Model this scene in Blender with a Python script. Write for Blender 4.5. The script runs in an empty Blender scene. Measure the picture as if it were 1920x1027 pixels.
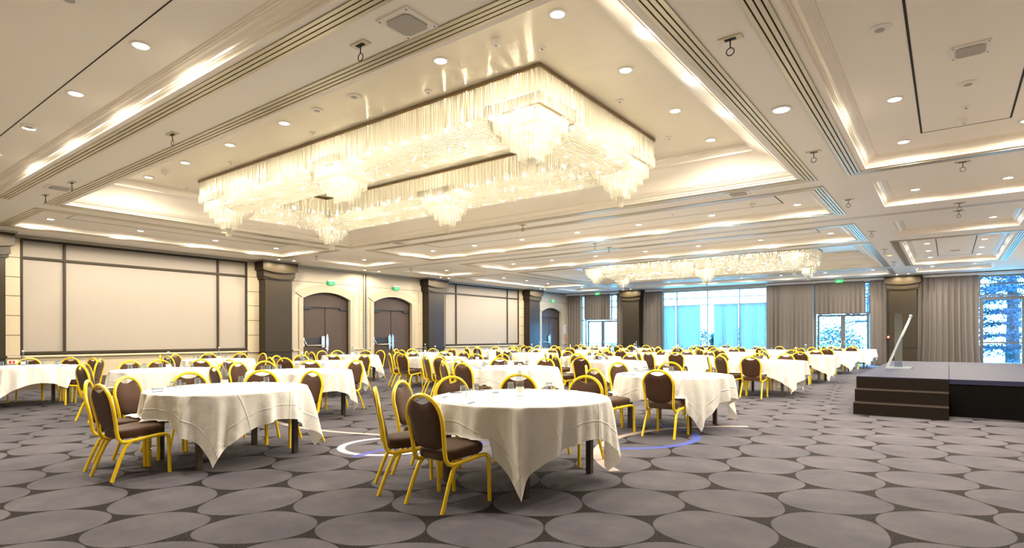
import bpy, math, random
from mathutils import Matrix, Vector
random.seed(7)
PI = math.pi
sin, cos = math.sin, math.cos
SC = bpy.context.scene
C = SC.collection
K = 0.92857                      # architecture below is written in survey units; K turns them into metres

# ------------------------------------------------------------------ camera, sky, exposure
CAM_H, FPX, HY, YAW, ROLL = 1.3, 1085.2, 630.16, math.radians(37.041), math.radians(0.137)
Fv = Vector((-sin(YAW), cos(YAW), 0)); Rv = Vector((cos(YAW), sin(YAW), 0)); Zv = Vector((0, 0, 1))
cd = bpy.data.cameras.new('camera'); cam = bpy.data.objects.new('camera', cd); C.objects.link(cam)
cr = Rv * cos(ROLL) - Zv * sin(ROLL); cu = Rv * sin(ROLL) + Zv * cos(ROLL)
m = Matrix((cr, cu, -Fv)).transposed().to_4x4(); m.translation = (0, 0, CAM_H); cam.matrix_world = m
cd.sensor_width = 36; cd.lens = FPX / 1920 * 36; cd.shift_y = (HY - 513.5) / 1920; cd.clip_end = 300
SC.camera = cam
w = bpy.data.worlds.new('sky'); SC.world = w; w.use_nodes = True
bg = w.node_tree.nodes['Background']; bg.inputs[0].default_value = (0.13, 0.50, 1.0, 1); bg.inputs[1].default_value = 52.0
SC.view_settings.view_transform = 'Standard'; SC.view_settings.look = 'None'
SC.view_settings.exposure = 0.2; SC.view_settings.gamma = 1.0; SC.view_settings.use_curve_mapping = False
SC.cycles.max_bounces = 12; SC.cycles.diffuse_bounces = 10; SC.cycles.glossy_bounces = 3
SC.cycles.transmission_bounces = 4; SC.cycles.transparent_max_bounces = 16
SC.cycles.caustics_reflective = False; SC.cycles.caustics_refractive = False
SC.cycles.sample_clamp_indirect = 6.0; SC.cycles.use_denoising = True
DOWN_W = 275.0; BULB = 560.0; WASH_W = 75.0

def proj(p):
    d = Vector(p) - Vector((0, 0, CAM_H)); z = d.dot(Fv)
    return 960 + FPX * d.dot(cr) / z, HY - FPX * d.dot(cu) / z

# ------------------------------------------------------------------ materials
class NT:
    def __init__(s, name):
        s.m = bpy.data.materials.new(name); s.m.use_nodes = True; s.t = s.m.node_tree; s.t.nodes.clear()
        s.out = s.n('ShaderNodeOutputMaterial')
    def n(s, t, **k):
        q = s.t.nodes.new(t)
        for a, b in k.items(): setattr(q, a, b)
        return q
    def l(s, a, b): s.t.links.new(a, b)
    def put(s, sock, v):
        if hasattr(v, 'is_output'): s.l(v, sock)
        else: sock.default_value = v
    def math(s, op, a, b=None, c=None):
        q = s.n('ShaderNodeMath', operation=op); s.put(q.inputs[0], a)
        if b is not None: s.put(q.inputs[1], b)
        if c is not None: s.put(q.inputs[2], c)
        return q.outputs[0]
    def coord(s, k='Object'): return s.n('ShaderNodeTexCoord').outputs[k]
    def pos(s): return s.n('ShaderNodeNewGeometry').outputs['Position']
    def noise(s, vec, scale, detail=2, rough=.5):
        q = s.n('ShaderNodeTexNoise'); s.l(vec, q.inputs['Vector']); q.inputs['Scale'].default_value = scale
        q.inputs['Detail'].default_value = detail; q.inputs['Roughness'].default_value = rough; return q.outputs[0]
    def map(s, vec, scale=(1, 1, 1), rot=(0, 0, 0), loc=(0, 0, 0)):
        q = s.n('ShaderNodeMapping'); s.l(vec, q.inputs[0]); q.inputs['Scale'].default_value = scale
        q.inputs['Rotation'].default_value = rot; q.inputs['Location'].default_value = loc; return q.outputs[0]
    def mix(s, f, a, b):
        q = s.n('ShaderNodeMix', data_type='RGBA'); s.put(q.inputs[0], f); s.put(q.inputs[6], a); s.put(q.inputs[7], b); return q.outputs[2]
    def ramp(s, f, a, b):
        q = s.n('ShaderNodeMapRange'); s.put(q.inputs[0], f); q.inputs[1].default_value = a; q.inputs[2].default_value = b; return q.outputs[0]
    def bsdf(s, col, rough=.6, metal=0, spec=.4, bump=None, bstr=.2, bdist=.01):
        q = s.n('ShaderNodeBsdfPrincipled'); s.put(q.inputs['Base Color'], col); s.put(q.inputs['Roughness'], rough)
        q.inputs['Metallic'].default_value = metal; q.inputs['Specular IOR Level'].default_value = spec
        if bump is not None:
            b = s.n('ShaderNodeBump'); b.inputs['Strength'].default_value = bstr; b.inputs['Distance'].default_value = bdist
            s.l(bump, b.inputs['Height']); s.l(b.outputs[0], q.inputs['Normal'])
        return q
    def done(s, sh): s.l(sh if hasattr(sh, 'is_output') else sh.outputs[0], s.out.inputs[0]); return s.m
    def mixsh(s, f, a, b):
        q = s.n('ShaderNodeMixShader'); s.put(q.inputs[0], f); s.l(a, q.inputs[1]); s.l(b, q.inputs[2]); return q.outputs[0]

def rgb(r, g, b): return (r, g, b, 1)
def plain(name, col, rough=.6, metal=0, spec=.4, nscale=0, namp=.06, bstr=0, stretch=(1, 1, 1)):
    t = NT(name); c = rgb(*col); bump = None
    if nscale:
        f = t.noise(t.map(t.coord(), stretch), nscale, 3)
        c2 = t.mix(f, rgb(*[x * (1 - namp) for x in col]), rgb(*[min(1, x * (1 + namp)) for x in col])); bump = f if bstr else None; c = c2
    return t.done(t.bsdf(c, rough, metal, spec, bump, bstr))
def emit(name, col, s):
    t = NT(name); e = t.n('ShaderNodeEmission'); e.inputs[0].default_value = rgb(*col); e.inputs[1].default_value = s; return t.done(e)

M = {}
M['ceiling'] = plain('ceiling_paint', (.88, .84, .77), .55, nscale=1.5, namp=.02)
M['coffer'] = plain('coffer_paint', (.89, .84, .76), .26, 0, .6, nscale=2, namp=.015)
M['silver'] = plain('pearl_paint', (.76, .71, .60), .36, .25, nscale=3, namp=.04, stretch=(1, 6, 1))
M['slot'] = plain('slot_aluminium', (.62, .56, .42), .32, .55)
M['dark'] = plain('dark_gap', (.02, .018, .015), .8)
M['stone'] = plain('cream_stone', (.44, .38, .275), .6, nscale=4, namp=.05)
M['plaster'] = plain('cream_plaster', (.45, .405, .33), .65, nscale=2, namp=.03)
M['fabric'] = plain('panel_fabric', (.30, .27, .24), .8, nscale=6, namp=.02, stretch=(1, 1, .15))
M['brown'] = plain('dark_brown_frame', (.035, .026, .017), .5, 0, .2, nscale=8, namp=.1)
M['column'] = plain('column_lacquer', (.024, .0175, .0105), .42, 0, .22, nscale=3, namp=.1)
M['base'] = plain('taupe_baseboard', (.085, .065, .045), .5, 0, .2)
def wood():
    t = NT('door_wood'); p = t.coord(); f = t.noise(t.map(p, (6, 6, .5)), 6, 4, .6); g = t.noise(p, 1.2, 2)
    c = t.mix(f, rgb(.036, .025, .020), rgb(.070, .050, .042)); c = t.mix(t.math('MULTIPLY', g, .5), c, rgb(.080, .058, .047))
    return t.done(t.bsdf(c, .42, spec=.2, bump=f, bstr=.05))
M['wood'] = wood()
M['black'] = plain('black_metal', (.025, .025, .03), .4, .3)
M['chrome'] = plain('brushed_steel', (.72, .73, .75), .22, 1)
M['grey'] = plain('grey_channel', (.30, .28, .24), .4, .4)
M['white'] = plain('white_plastic', (.82, .80, .76), .45)
M['greymesh'] = plain('speaker_mesh', (.42, .40, .36), .7, nscale=400, namp=.3)
M['pelmet'] = plain('pelmet_paint', (.72, .72, .74), .5)
M['winframe'] = plain('window_frame', (.10, .10, .11), .4, .3)
M['winhaze'] = plain('window_frame_haze_tint', (.26, .31, .36), .4, .2)  # frame colour paled and blued to imitate daylight bloom over the big window's bars
M['surround'] = plain('arch_stone', (.37, .32, .245), .6, nscale=4, namp=.04)
M['gold'] = plain('gold_frame_paint', (.86, .60, .008), .30, .12, .5)
def brownfabric():
    t = NT('brown_fabric'); p = t.coord(); v = t.n('ShaderNodeTexVoronoi'); t.l(p, v.inputs['Vector']); v.inputs['Scale'].default_value = 300
    f = t.noise(p, 9, 2); c = t.mix(f, rgb(.040, .017, .008), rgb(.066, .030, .0155))
    b = t.bsdf(c, .75, spec=.25, bump=v.outputs[0], bstr=.12, bdist=.002); b.inputs['Sheen Weight'].default_value = .12; b.inputs['Sheen Roughness'].default_value = .4
    return t.done(b)
M['seat'] = brownfabric()
def cloth():
    t = NT('white_linen'); uv = t.coord('UV')
    # pressed fold lines every 0.53 m, a fine weave and soft creases
    q = t.n('ShaderNodeSeparateXYZ'); t.l(uv, q.inputs[0]); h = None
    for o in (0, 1):
        d = t.math('ABSOLUTE', t.math('WRAP', t.math('ADD', q.outputs[o], .12), .265, -.265))
        r = t.math('SUBTRACT', 1.0, t.ramp(d, 0.0, .012)); h = r if h is None else t.math('ADD', h, r)
    cz = t.noise(uv, 5.5, 3, .55); h = t.math('ADD', t.math('MULTIPLY', h, .5), t.math('MULTIPLY', cz, 1.6))
    b = t.bsdf(rgb(.80, .80, .79), .75, spec=.2, bump=h, bstr=.45, bdist=.022)
    tr = t.n('ShaderNodeBsdfTranslucent'); tr.inputs[0].default_value = rgb(.85, .8, .72)
    return t.done(t.mixsh(.12, b.outputs[0], tr.outputs[0]))
M['cloth'] = cloth()
M['leg'] = plain('table_leg_metal', (.06, .048, .036), .45, .3)
M['table'] = plain('table_board', (.45, .33, .2), .6, nscale=8, namp=.2)
def glass(name, tint, edge=.55, base=.06):
    t = NT(name); lw = t.n('ShaderNodeLayerWeight'); lw.inputs[0].default_value = .35
    f = t.math('ADD', t.math('MULTIPLY', t.math('POWER', lw.outputs['Facing'], 1.6), edge), base)
    tr = t.n('ShaderNodeBsdfTransparent'); tr.inputs[0].default_value = rgb(*tint)
    g = t.n('ShaderNodeBsdfGlossy'); g.inputs[0].default_value = rgb(.9, .93, .97); g.inputs[1].default_value = .04
    return t.done(t.mixsh(f, tr.outputs[0], g.outputs[0]))
M['glass'] = glass('drinking_glass', (.90, .93, .95))
M['bottle'] = glass('bottle_glass', (.80, .85, .88), .7, .1)
M['pane'] = glass('window_pane', (.93, .97, .98), .25, .03)
M['acrylic'] = glass('clear_acrylic', (.86, .91, .95), .5, .07)
M['acryltex'] = glass('bubbled_acrylic', (.62, .72, .82), .5, .22)
M['label'] = plain('paper_label', (.85, .84, .80), .6)
M['paper'] = plain('notepaper', (.88, .87, .84), .6)
M['pen'] = plain('pen_plastic', (.03, .04, .09), .3)
M['alu'] = plain('lectern_aluminium', (.50, .54, .60), .35, .8)
def curtain_mat():
    t = NT('curtain_weave'); p = t.coord(); f = t.noise(t.map(p, (60, 60, 260)), 1, 2); g = t.noise(t.map(p, (14, 14, 90)), 1, 2)
    c = t.mix(f, rgb(.118, .104, .098), rgb(.20, .178, .167)); c = t.mix(t.math('MULTIPLY', g, .5), c, rgb(.112, .099, .093))
    return t.done(t.bsdf(c, .8, spec=.15, bump=f, bstr=.2, bdist=.004))
M['curtain'] = curtain_mat()
def sheer():
    t = NT('sheer_voile'); d = t.n('ShaderNodeBsdfTranslucent'); d.inputs[0].default_value = rgb(.36, .42, .42)
    f = t.n('ShaderNodeBsdfDiffuse'); f.inputs[0].default_value = rgb(.35, .42, .44)
    tr = t.n('ShaderNodeBsdfTransparent'); a = t.mixsh(.3, d.outputs[0], f.outputs[0])
    return t.done(t.mixsh(.965, tr.outputs[0], a))
M['sheer'] = sheer()
def crystal(name='cut_crystal', op=.68, gl=.32):
    t = NT(name); g = t.n('ShaderNodeBsdfGlossy'); g.inputs[0].default_value = rgb(1, .99, .96); g.inputs[1].default_value = .10
    d = t.n('ShaderNodeBsdfTranslucent'); d.inputs[0].default_value = rgb(.99, .97, .90)
    tr = t.n('ShaderNodeBsdfTransparent'); tr.inputs[0].default_value = rgb(.99, .98, .94)
    lw = t.n('ShaderNodeLayerWeight'); lw.inputs[0].default_value = .4
    a = t.mixsh(gl, d.outputs[0], g.outputs[0])
    return t.done(t.mixsh(t.math('ADD', t.math('MULTIPLY', lw.outputs['Facing'], .3), op), tr.outputs[0], a))
M['crystal'] = crystal(); M['crystal2'] = crystal('dense_crystal', .74, .16)
M['bulb'] = emit('bulb_glow', (1, .86, .62), BULB)
M['lens'] = emit('downlight_glow', (1, .88, .70), 22)
M['lensgreen'] = emit('cool_lamp_glow', (.85, 1, .75), 22)
M['lensyellow'] = emit('yellow_lamp_glow', (1, .78, .12), 8)
M['plate'] = plain('bronze_plate', (.24, .17, .09), .35, .7)
M['exit'] = emit('exit_green', (.02, .85, .22), .9)
M['exitw'] = emit('exit_white', (.8, 1, .85), 1.1)
M['red'] = plain('red_plastic', (.55, .04, .03), .4)
M['sign'] = plain('notice_print', (.45, .45, .62), .5, nscale=40, namp=.3)
def carpet():
    t = NT('disc_carpet'); p = t.pos(); a = .765; b = a * math.sqrt(3)
    wob = t.n('ShaderNodeTexNoise'); t.l(p, wob.inputs['Vector']); wob.inputs['Scale'].default_value = .8; wob.inputs['Detail'].default_value = 1
    v = t.n('ShaderNodeVectorMath', operation='MULTIPLY_ADD'); t.l(wob.outputs['Color'], v.inputs[0]); v.inputs[1].default_value = (.34, .34, 0); t.l(p, v.inputs[2])
    q = t.n('ShaderNodeSeparateXYZ'); t.l(t.map(v.outputs[0], (1, 1, 1), (0, 0, .42)), q.inputs[0])
    def lat(ox, oy):
        x = t.math('WRAP', t.math('ADD', q.outputs[0], ox), a / 2, -a / 2); y = t.math('WRAP', t.math('ADD', q.outputs[1], oy), b / 2, -b / 2)
        return t.math('SQRT', t.math('ADD', t.math('MULTIPLY', x, x), t.math('MULTIPLY', y, y)))
    d = t.math('MINIMUM', lat(0, 0), lat(a / 2, b / 2))
    mask = t.math('SUBTRACT', 1.0, t.ramp(d, .3745, .381))
    big = t.ramp(t.noise(p, 1.5, 4, .65), .28, .72); mid = t.ramp(t.noise(p, 3.2, 5, .65), .35, .70); fine = t.noise(p, 160, 2, .6)
    disc = t.mix(big, rgb(.064, .061, .078), rgb(.137, .130, .151)); disc = t.mix(t.math('MULTIPLY', mid, .55), disc, rgb(.078, .078, .112))
    disc = t.mix(t.math('MULTIPLY', fine, .45), disc, rgb(.062, .059, .072))
    spk = t.ramp(t.noise(p, 95, 2, .7), .47, .60); gap = t.mix(spk, rgb(.006, .005, .006), rgb(.034, .030, .032))
    col = t.mix(mask, gap, disc)
    s = t.n('ShaderNodeSeparateXYZ'); t.l(p, s.inputs[0])
    def ring(col, cx, cy, r, wd, rc, lo=None, hi=None):
        dx = t.math('SUBTRACT', s.outputs[0], cx); dy = t.math('SUBTRACT', s.outputs[1], cy)
        rr = t.math('SQRT', t.math('ADD', t.math('MULTIPLY', dx, dx), t.math('MULTIPLY', dy, dy)))
        k = t.math('LESS_THAN', t.math('ABSOLUTE', t.math('SUBTRACT', rr, r)), wd)
        if lo is not None:
            an = t.math('ARCTAN2', dy, dx); k = t.math('MULTIPLY', k, t.math('MULTIPLY', t.math('GREATER_THAN', an, lo), t.math('LESS_THAN', an, hi)))
        return t.mix(t.math('MULTIPLY', k, .9), col, rgb(*rc))
    col = ring(col, -5.33, 4.61, .54, .045, (.42, .45, .58))
    col = ring(col, -1.19, 6.76, 2.2, .055, (.46, .38, .36), 2.1, 3.2)
    col = ring(col, -1.19, 6.76, 2.2, .055, (.46, .38, .36), -3.2, -2.25)
    col = ring(col, -3.54, 7.0, 1.02, .05, (.07, .10, .40), -1.3, 2.7)
    col = ring(col, -4.02, 4.38, 1.18, .05, (.08, .09, .36), 2.0, 3.14)
    col = ring(col, -4.02, 4.38, 1.18, .05, (.08, .09, .36), -3.14, -2.78)
    col = ring(col, -7.4, 8.4, 3.6, .045, (.44, .37, .35), -2.9, -.6)
    return t.done(t.bsdf(col, .95, spec=.12, bump=fine, bstr=.25, bdist=.006))
M['carpet'] = carpet()
M['stagetop'] = plain('stage_carpet', (.017, .019, .050), .75, spec=.2, nscale=120, namp=.35)  # dark carpet; the windows' blue reflection on the deck is put into its colour
M['stageriser'] = plain('dark_stair_carpet', (.013, .010, .008), .95, spec=.08, nscale=90, namp=.4)
M['nosing'] = plain('nosing_trim', (.06, .048, .04), .6, spec=.15)
M['skirt'] = plain('black_skirt', (.004, .004, .004), .9, spec=.05)
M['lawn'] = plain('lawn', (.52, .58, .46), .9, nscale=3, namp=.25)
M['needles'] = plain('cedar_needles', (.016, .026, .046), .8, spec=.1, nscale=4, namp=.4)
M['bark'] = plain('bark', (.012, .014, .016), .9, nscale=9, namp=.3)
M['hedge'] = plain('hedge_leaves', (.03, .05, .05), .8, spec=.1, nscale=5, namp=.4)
M['terrace'] = plain('terrace_paving', (.45, .45, .44), .8, nscale=2, namp=.1)

# ------------------------------------------------------------------ mesh helpers
class MB:
    def __init__(s, k=1.0): s.v = []; s.f = []; s.k = k; s.uv = None
    def add(s, vs, fs):
        o = len(s.v); s.v += [tuple(p) for p in vs]; s.f += [tuple(i + o for i in q) for q in fs]; return s
    def box(s, x0, x1, y0, y1, z0, z1):
        return s.add([(x, y, z) for z in (z0, z1) for y in (y0, y1) for x in (x0, x1)],
                     [(0, 2, 3, 1), (4, 5, 7, 6), (0, 1, 5, 4), (2, 6, 7, 3), (0, 4, 6, 2), (1, 3, 7, 5)])
    def prism(s, poly, a0, a1, axis='z'):
        n = len(poly)
        def P(u, v, a): return {'z': (u, v, a), 'x': (a, u, v), 'y': (u, a, v)}[axis]
        vs = [P(u, v, a0) for u, v in poly] + [P(u, v, a1) for u, v in poly]
        return s.add(vs, [tuple(range(n))[::-1], tuple(range(n, 2 * n))] + [(i, (i + 1) % n, n + (i + 1) % n, n + i) for i in range(n)])
    def bridge(s, outer, inner, a0, a1, axis='x'):
        # band between two polylines of equal length, extruded
        n = len(outer)
        def P(u, v, a): return {'z': (u, v, a), 'x': (a, u, v), 'y': (u, a, v)}[axis]
        vs = [P(u, v, a) for a in (a0, a1) for pl in (outer, inner) for u, v in pl]; fs = []
        for i in range(n - 1):
            o0, i0, o1, i1 = i, n + i, 2 * n + i, 3 * n + i
            fs += [(o0, o0 + 1, i0 + 1, i0), (o1, i1, i1 + 1, o1 + 1), (o0, o1, o1 + 1, o0 + 1), (i0, i0 + 1, i1 + 1, i1)]
        for e in (0, n - 1): fs.append((e, n + e, 3 * n + e, 2 * n + e))
        return s.add(vs, fs)
    def tube(s, path, r, n=8, closed=False, r2=None):
        path = [Vector(p) for p in path]; L = len(path); vs = []; fs = []; up = None
        for i, p in enumerate(path):
            a = path[(i - 1) % L] if (closed or i) else p; b = path[(i + 1) % L] if (closed or i < L - 1) else p
            t = (b - a).normalized()
            if up is None: up = Vector((0, 0, 1)) if abs(t.z) < .9 else Vector((0, 1, 0))
            x = t.cross(up).normalized(); up = x.cross(t).normalized()
            rr = r if r2 is None else r + (r2 - r) * i / (L - 1)
            for j in range(n):
                an = 2 * PI * (j + .5) / n; vs.append(p + x * (cos(an) * rr) + up * (sin(an) * rr))
        for i in range(L if closed else L - 1):
            for j in range(n):
                k = (i + 1) % L; fs.append((i * n + j, i * n + (j + 1) % n, k * n + (j + 1) % n, k * n + j))
        if not closed: fs += [tuple(range(n))[::-1], tuple(range((L - 1) * n, L * n))]
        return s.add(vs, fs)
    def lathe(s, prof, n=16, c=(0, 0, 0), cap=True):
        vs = []; fs = []; L = len(prof)
        for r, z in prof:
            for j in range(n):
                a = 2 * PI * j / n; vs.append((c[0] + r * cos(a), c[1] + r * sin(a), c[2] + z))
        for i in range(L - 1):
            for j in range(n): fs.append((i * n + j, i * n + (j + 1) % n, (i + 1) * n + (j + 1) % n, (i + 1) * n + j))
        if cap: fs += [tuple(range(n))[::-1], tuple(range((L - 1) * n, L * n))]
        return s.add(vs, fs)
    def grid(s, fn, nu, nv):
        vs = [fn(i / nu, j / nv) for j in range(nv + 1) for i in range(nu + 1)]
        return s.add(vs, [(j * (nu + 1) + i, j * (nu + 1) + i + 1, (j + 1) * (nu + 1) + i + 1, (j + 1) * (nu + 1) + i) for j in range(nv) for i in range(nu)])
    def mesh(s, name, mat, smooth=False):
        me = bpy.data.meshes.new(name); me.from_pydata([(x * s.k, y * s.k, z * s.k) for x, y, z in s.v], [], s.f)
        me.materials.append(M[mat]); me.update()
        if smooth: me.polygons.foreach_set('use_smooth', [True] * len(me.polygons)); me.set_sharp_from_angle(angle=math.radians(40))
        return me
    def build(s, name, mat, parent=None, smooth=False, fix=True):
        me = s.mesh(name, mat, smooth)
        if fix:
            import bmesh
            b = bmesh.new(); b.from_mesh(me); bmesh.ops.recalc_face_normals(b, faces=b.faces); b.to_mesh(me); b.free()
        return link(name, me, parent)
def link(name, me, parent=None, loc=None):
    o = bpy.data.objects.new(name, me); C.objects.link(o)
    if parent is not None: o.parent = parent
    if loc: o.location = loc
    return o
def tag(o, label, cat, group=None, kind=None):
    o['label'] = label
    if cat: o['category'] = cat
    if group: o['group'] = group
    if kind: o['kind'] = kind
    return o
def thing(name, label, cat, loc=(0, 0, 0), rz=0, group=None):
    o = bpy.data.objects.new(name, None); C.objects.link(o); o.location = loc; o.rotation_euler = (0, 0, rz); o.empty_display_size = .1
    return tag(o, label, cat, group)
def struct(o, label): o['kind'] = 'structure'; o['label'] = label; return o
def sroot(name, label):
    o = bpy.data.objects.new(name, None); C.objects.link(o); return struct(o, label)
def rect_lin(x0, x1, y0, y1): return [(x0, y0), (x1, y0), (x1, y1), (x0, y1)]

# ------------------------------------------------------------------ room shell
XL, XR, YB, YF, H = -19.7, 3.0, 32.0, -1.2, 4.12       # survey units
struct(MB(K).box(XL - .4, XR + .2, YF - .2, YB + .3, -.2, 0).build('floor', 'carpet'), 'grey and violet carpet woven with large touching discs')
CX = {'L': (-18.1, -15.58), 'C': (-14.46, -2.11), 'R': (-1.08, 1.40)}
RY = [(.5, 2.87), (3.95, 11.03), (12.1, 14.55), (16.53, 19.05), (20.2, 27.1), (28.2, 30.5)]
mb = MB(K)
xs = sorted([XL - .3, XR + .2] + [x for c in CX.values() for x in c]); ys = sorted([YF - .2, YB + .3] + [y for r in RY for y in r])
holes = [(c[0], c[1], r[0], r[1]) for c in CX.values() for r in RY]
for i in range(len(xs) - 1):
    for j in range(len(ys) - 1):
        mx, my = (xs[i] + xs[i + 1]) / 2, (ys[j] + ys[j + 1]) / 2
        if any(h[0] < mx < h[1] and h[2] < my < h[3] for h in holes): continue
        mb.add([(xs[i], ys[j], H), (xs[i], ys[j + 1], H), (xs[i + 1], ys[j + 1], H), (xs[i + 1], ys[j], H)], [(0, 1, 2, 3)])
mb.box(XL - .3, XR + .2, YF - .2, YB + .3, 5.0, 5.1)
ceiling = struct(mb.build('ceiling', 'ceiling', fix=False), 'cream coffered ballroom ceiling with beams')
SM = [(0, 0), (0, .03), (.012, .03), (.012, .036), (.03, .036), (.03, .053), (.04, .055), (.047, .075), (.066, .096), (.092, .109), (.122, .114), (.122, .124), (.142, .124), (.142, .138), (.162, .138), (.162, .152), (.176, .152)]
BIG = [(0, 0), (0, .035), (.025, .035), (.03, .06), (.06, .075), (.09, .10), (.10, .12), (.12, .12), (.12, .14), (.14, .14)]
for i in range(1, 13):
    a = i / 12 * PI / 2; BIG.append((.14 + .415 * (1 - cos(a)) * .55 + .415 * .45 * i / 12, .14 + .325 * (sin(a) * .6 + .4 * i / 12)))
BIG += [(.575, .465), (.58, .495), (.61, .51), (.635, .54), (.64, .565), (.665, .565), (.665, .588), (.686, .588)]
def coffer(x0, x1, y0, y1, big):
    pr = BIG if big else SM; mb = MB(K)
    for (d0, e0), (d1, e1) in zip(pr, pr[1:]):
        A = rect_lin(x0 + d0, x1 - d0, y0 + d0, y1 - d0); B = rect_lin(x0 + d1, x1 - d1, y0 + d1, y1 - d1)
        for q in range(4):
            r = (q + 1) % 4
            mb.add([(*A[q], H + e0), (*A[r], H + e0), (*B[r], H + e1), (*B[q], H + e1)], [(0, 3, 2, 1)])
    mb.build('cornice_moulding', 'coffer', ceiling, fix=False)
    d, e = pr[-1]
    MB(K).box(x0 + d, x1 - d, y0 + d, y1 - d, H + e, H + e + .03).build('coffer_panel', 'silver' if big else 'ceiling', ceiling)
    return H + e
def slots(x0, x1, y0, y1):
    # three-slot air grille round a coffer: dark back strip with four aluminium bars per side
    o, wd = .28, .20; bars = MB(K); back = MB(K)
    X0, X1, Y0, Y1 = x0 - o, x1 + o, y0 - o, y1 + o
    back.box(X0, X0 + wd, Y0, Y1, H - .004, H - .0005); back.box(X1 - wd, X1, Y0, Y1, H - .004, H - .0005)
    back.box(X0, X1, Y0, Y0 + wd, H - .0042, H - .0007); back.box(X0, X1, Y1 - wd, Y1, H - .0042, H - .0007)
    for a, b in ((0, .04), (.055, .095), (.11, .15), (.165, .20)):
        for sx in (0, 1):
            xa, xb = (X0 + a, X0 + b) if sx == 0 else (X1 - b, X1 - a); bars.box(xa, xb, Y0 + a, Y1 - a, H - .014, H - .004)
            ya, yb = (Y0 + a, Y0 + b) if sx == 0 else (Y1 - b, Y1 - a); bars.box(X0 + a, X1 - a, ya, yb, H - .0135, H - .004)
    back.build('slot_vent', 'dark', ceiling); bars.build('slot_bars', 'slot', ceiling)
for cn, c in CX.items():
    for ri, r in enumerate(RY):
        big = cn == 'C' and ri in (1, 4); z = coffer(c[0], c[1], r[0], r[1], big)
        if cn == 'C' or ri in (1, 4): slots(c[0], c[1], r[0], r[1])
        if (cn == 'C' and not big) or (cn != 'C' and ri in (1, 4)):
            if cn == 'C': q = (c[0] + 1.35, c[1] - .74, r[0] + .66, r[1] - .98)
            elif cn == 'L': q = (c[0] + 1.08, c[1] - .62, r[0] + .72, r[1] - .8)
            else: q = (c[0] + .765, c[1] - .73, r[0] + .8, r[1] - .95)
            if cn == 'C' and ri == 0: q = (c[0] + .8, c[1] - .8, .9, 2.2)
            for bx in ((q[0], q[0] + .022, q[2], q[3]), (q[1] - .022, q[1], q[2], q[3]), (q[0], q[1], q[2], q[2] + .012), (q[0], q[1], q[3] - .012, q[3])):
                MB(K).box(*bx, z - .003, z + .001).build('panel_joint', 'dark', ceiling)
for a in (15.42, 15.56):
    MB(K).box(XL, XR, a, a + .035, H - .004, H + .001).build('partition_track', 'grey', ceiling)

# left wall: base slab, stone piers, fabric bays, door bays
XW = XL - .16
wl = struct(MB(K).box(XL - .4, XL - .22, YF, YB, 0, H).build('wall_left', 'plaster'), 'cream wall on the left with fabric bays and arched doors')
struct(MB(K).box(XR, XR + .2, YF, YB, 0, H).build('wall_right', 'plaster'), 'plain cream wall beyond the stage')
struct(MB(K).box(XL - .4, XR + .2, YF - .2, YF, 0, H).build('wall_front', 'plaster'), 'plain cream wall at the near end of the hall')
def crown(y0, y1):
    MB(K).box(XL - .22, XL + .10, y0, y1, 4.04, 4.12).add([], []).build('crown_strip', 'grey', wl)
crown(4.05, 11.0); crown(12.2, 19.1); crown(20.2, 27.2); crown(28.3, 32)
def rail(y0, y1, x=XL, mat='stone', par=None):
    pts = [(x - .1, .845), (x + .03, .845), (x + .055, .862), (x + .06, .88), (x + .055, .898), (x + .03, .915), (x - .1, .915)]
    return MB(K).prism([(a, b) for a, b in pts], y0, y1, 'y').build('dado_rail', mat, par or wl)
def pier(y0, y1, zs=(.29, .845)):
    # stone pier of coursed blocks with open joints
    MB(K).box(XL - .22, XL - .03, y0, y1, .29, 4.04).build('pier_core', 'base', wl)
    z = [.915, 1.46, 1.98, 2.5, 3.0, 3.52, 4.04]
    for a, b in zip(z, z[1:]): MB(K).box(XL - .2, XL + .0, y0 + .006, y1 - .006, a + .008, b - .008).build('stone_block', 'stone', wl)
    MB(K).box(XL - .2, XL, y0, y1, .29, .845).build('stone_block', 'stone', wl)
    rail(y0, y1)
def fabric_bay(n, y0, y1, m0, m1):
    t = sroot('trim_%d' % n, 'cream fabric wall panels in a dark brown frame, %s' % ('nearest on the left wall' if n == 1 else 'farther along the left wall'))
    z0, z1, rz = .965, 4.05, (3.5, 3.565); ym = [y0, m0, m1, y1]
    for a, b in zip(ym, ym[1:]):
        for c, d in ((z0, rz[0]), (rz[1], z1)): MB(K).box(XL - .2, XL - .055, a, b, c, d).build('fabric_panel', 'fabric', t)
    for a in ym: MB(K).box(XL - .2, XL, a - .028, a + .028, z0, z1).build('frame_post', 'brown', t)
    for a, b in ((z0 - .02, z0 + .05), rz, (z1 - .06, z1)): MB(K).box(XL - .2, XL + .002, y0, y1, a, b).build('frame_rail', 'brown', t)
    MB(K).box(XL - .22, XL - .02, y0, y1, .29, .86).build('dado_panel', 'stone', t)
    rail(y0, y1, par=t)
fabric_bay(1, 4.44, 10.62, 5.38, 9.635)
fabric_bay(2, 20.68, 26.74, 21.49, 25.71)
pier(4.02, 4.41); pier(10.65, 11.1); pier(20.18, 20.65); pier(26.77, 27.3)
struct(MB(K).box(XL - .2, XL + .03, YF, 12.8, 0, .29).box(XL - .2, XL + .03, 20.1, 29.0, 0, .29).build('baseboard_left', 'base'), 'taupe baseboard along the left wall')

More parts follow.
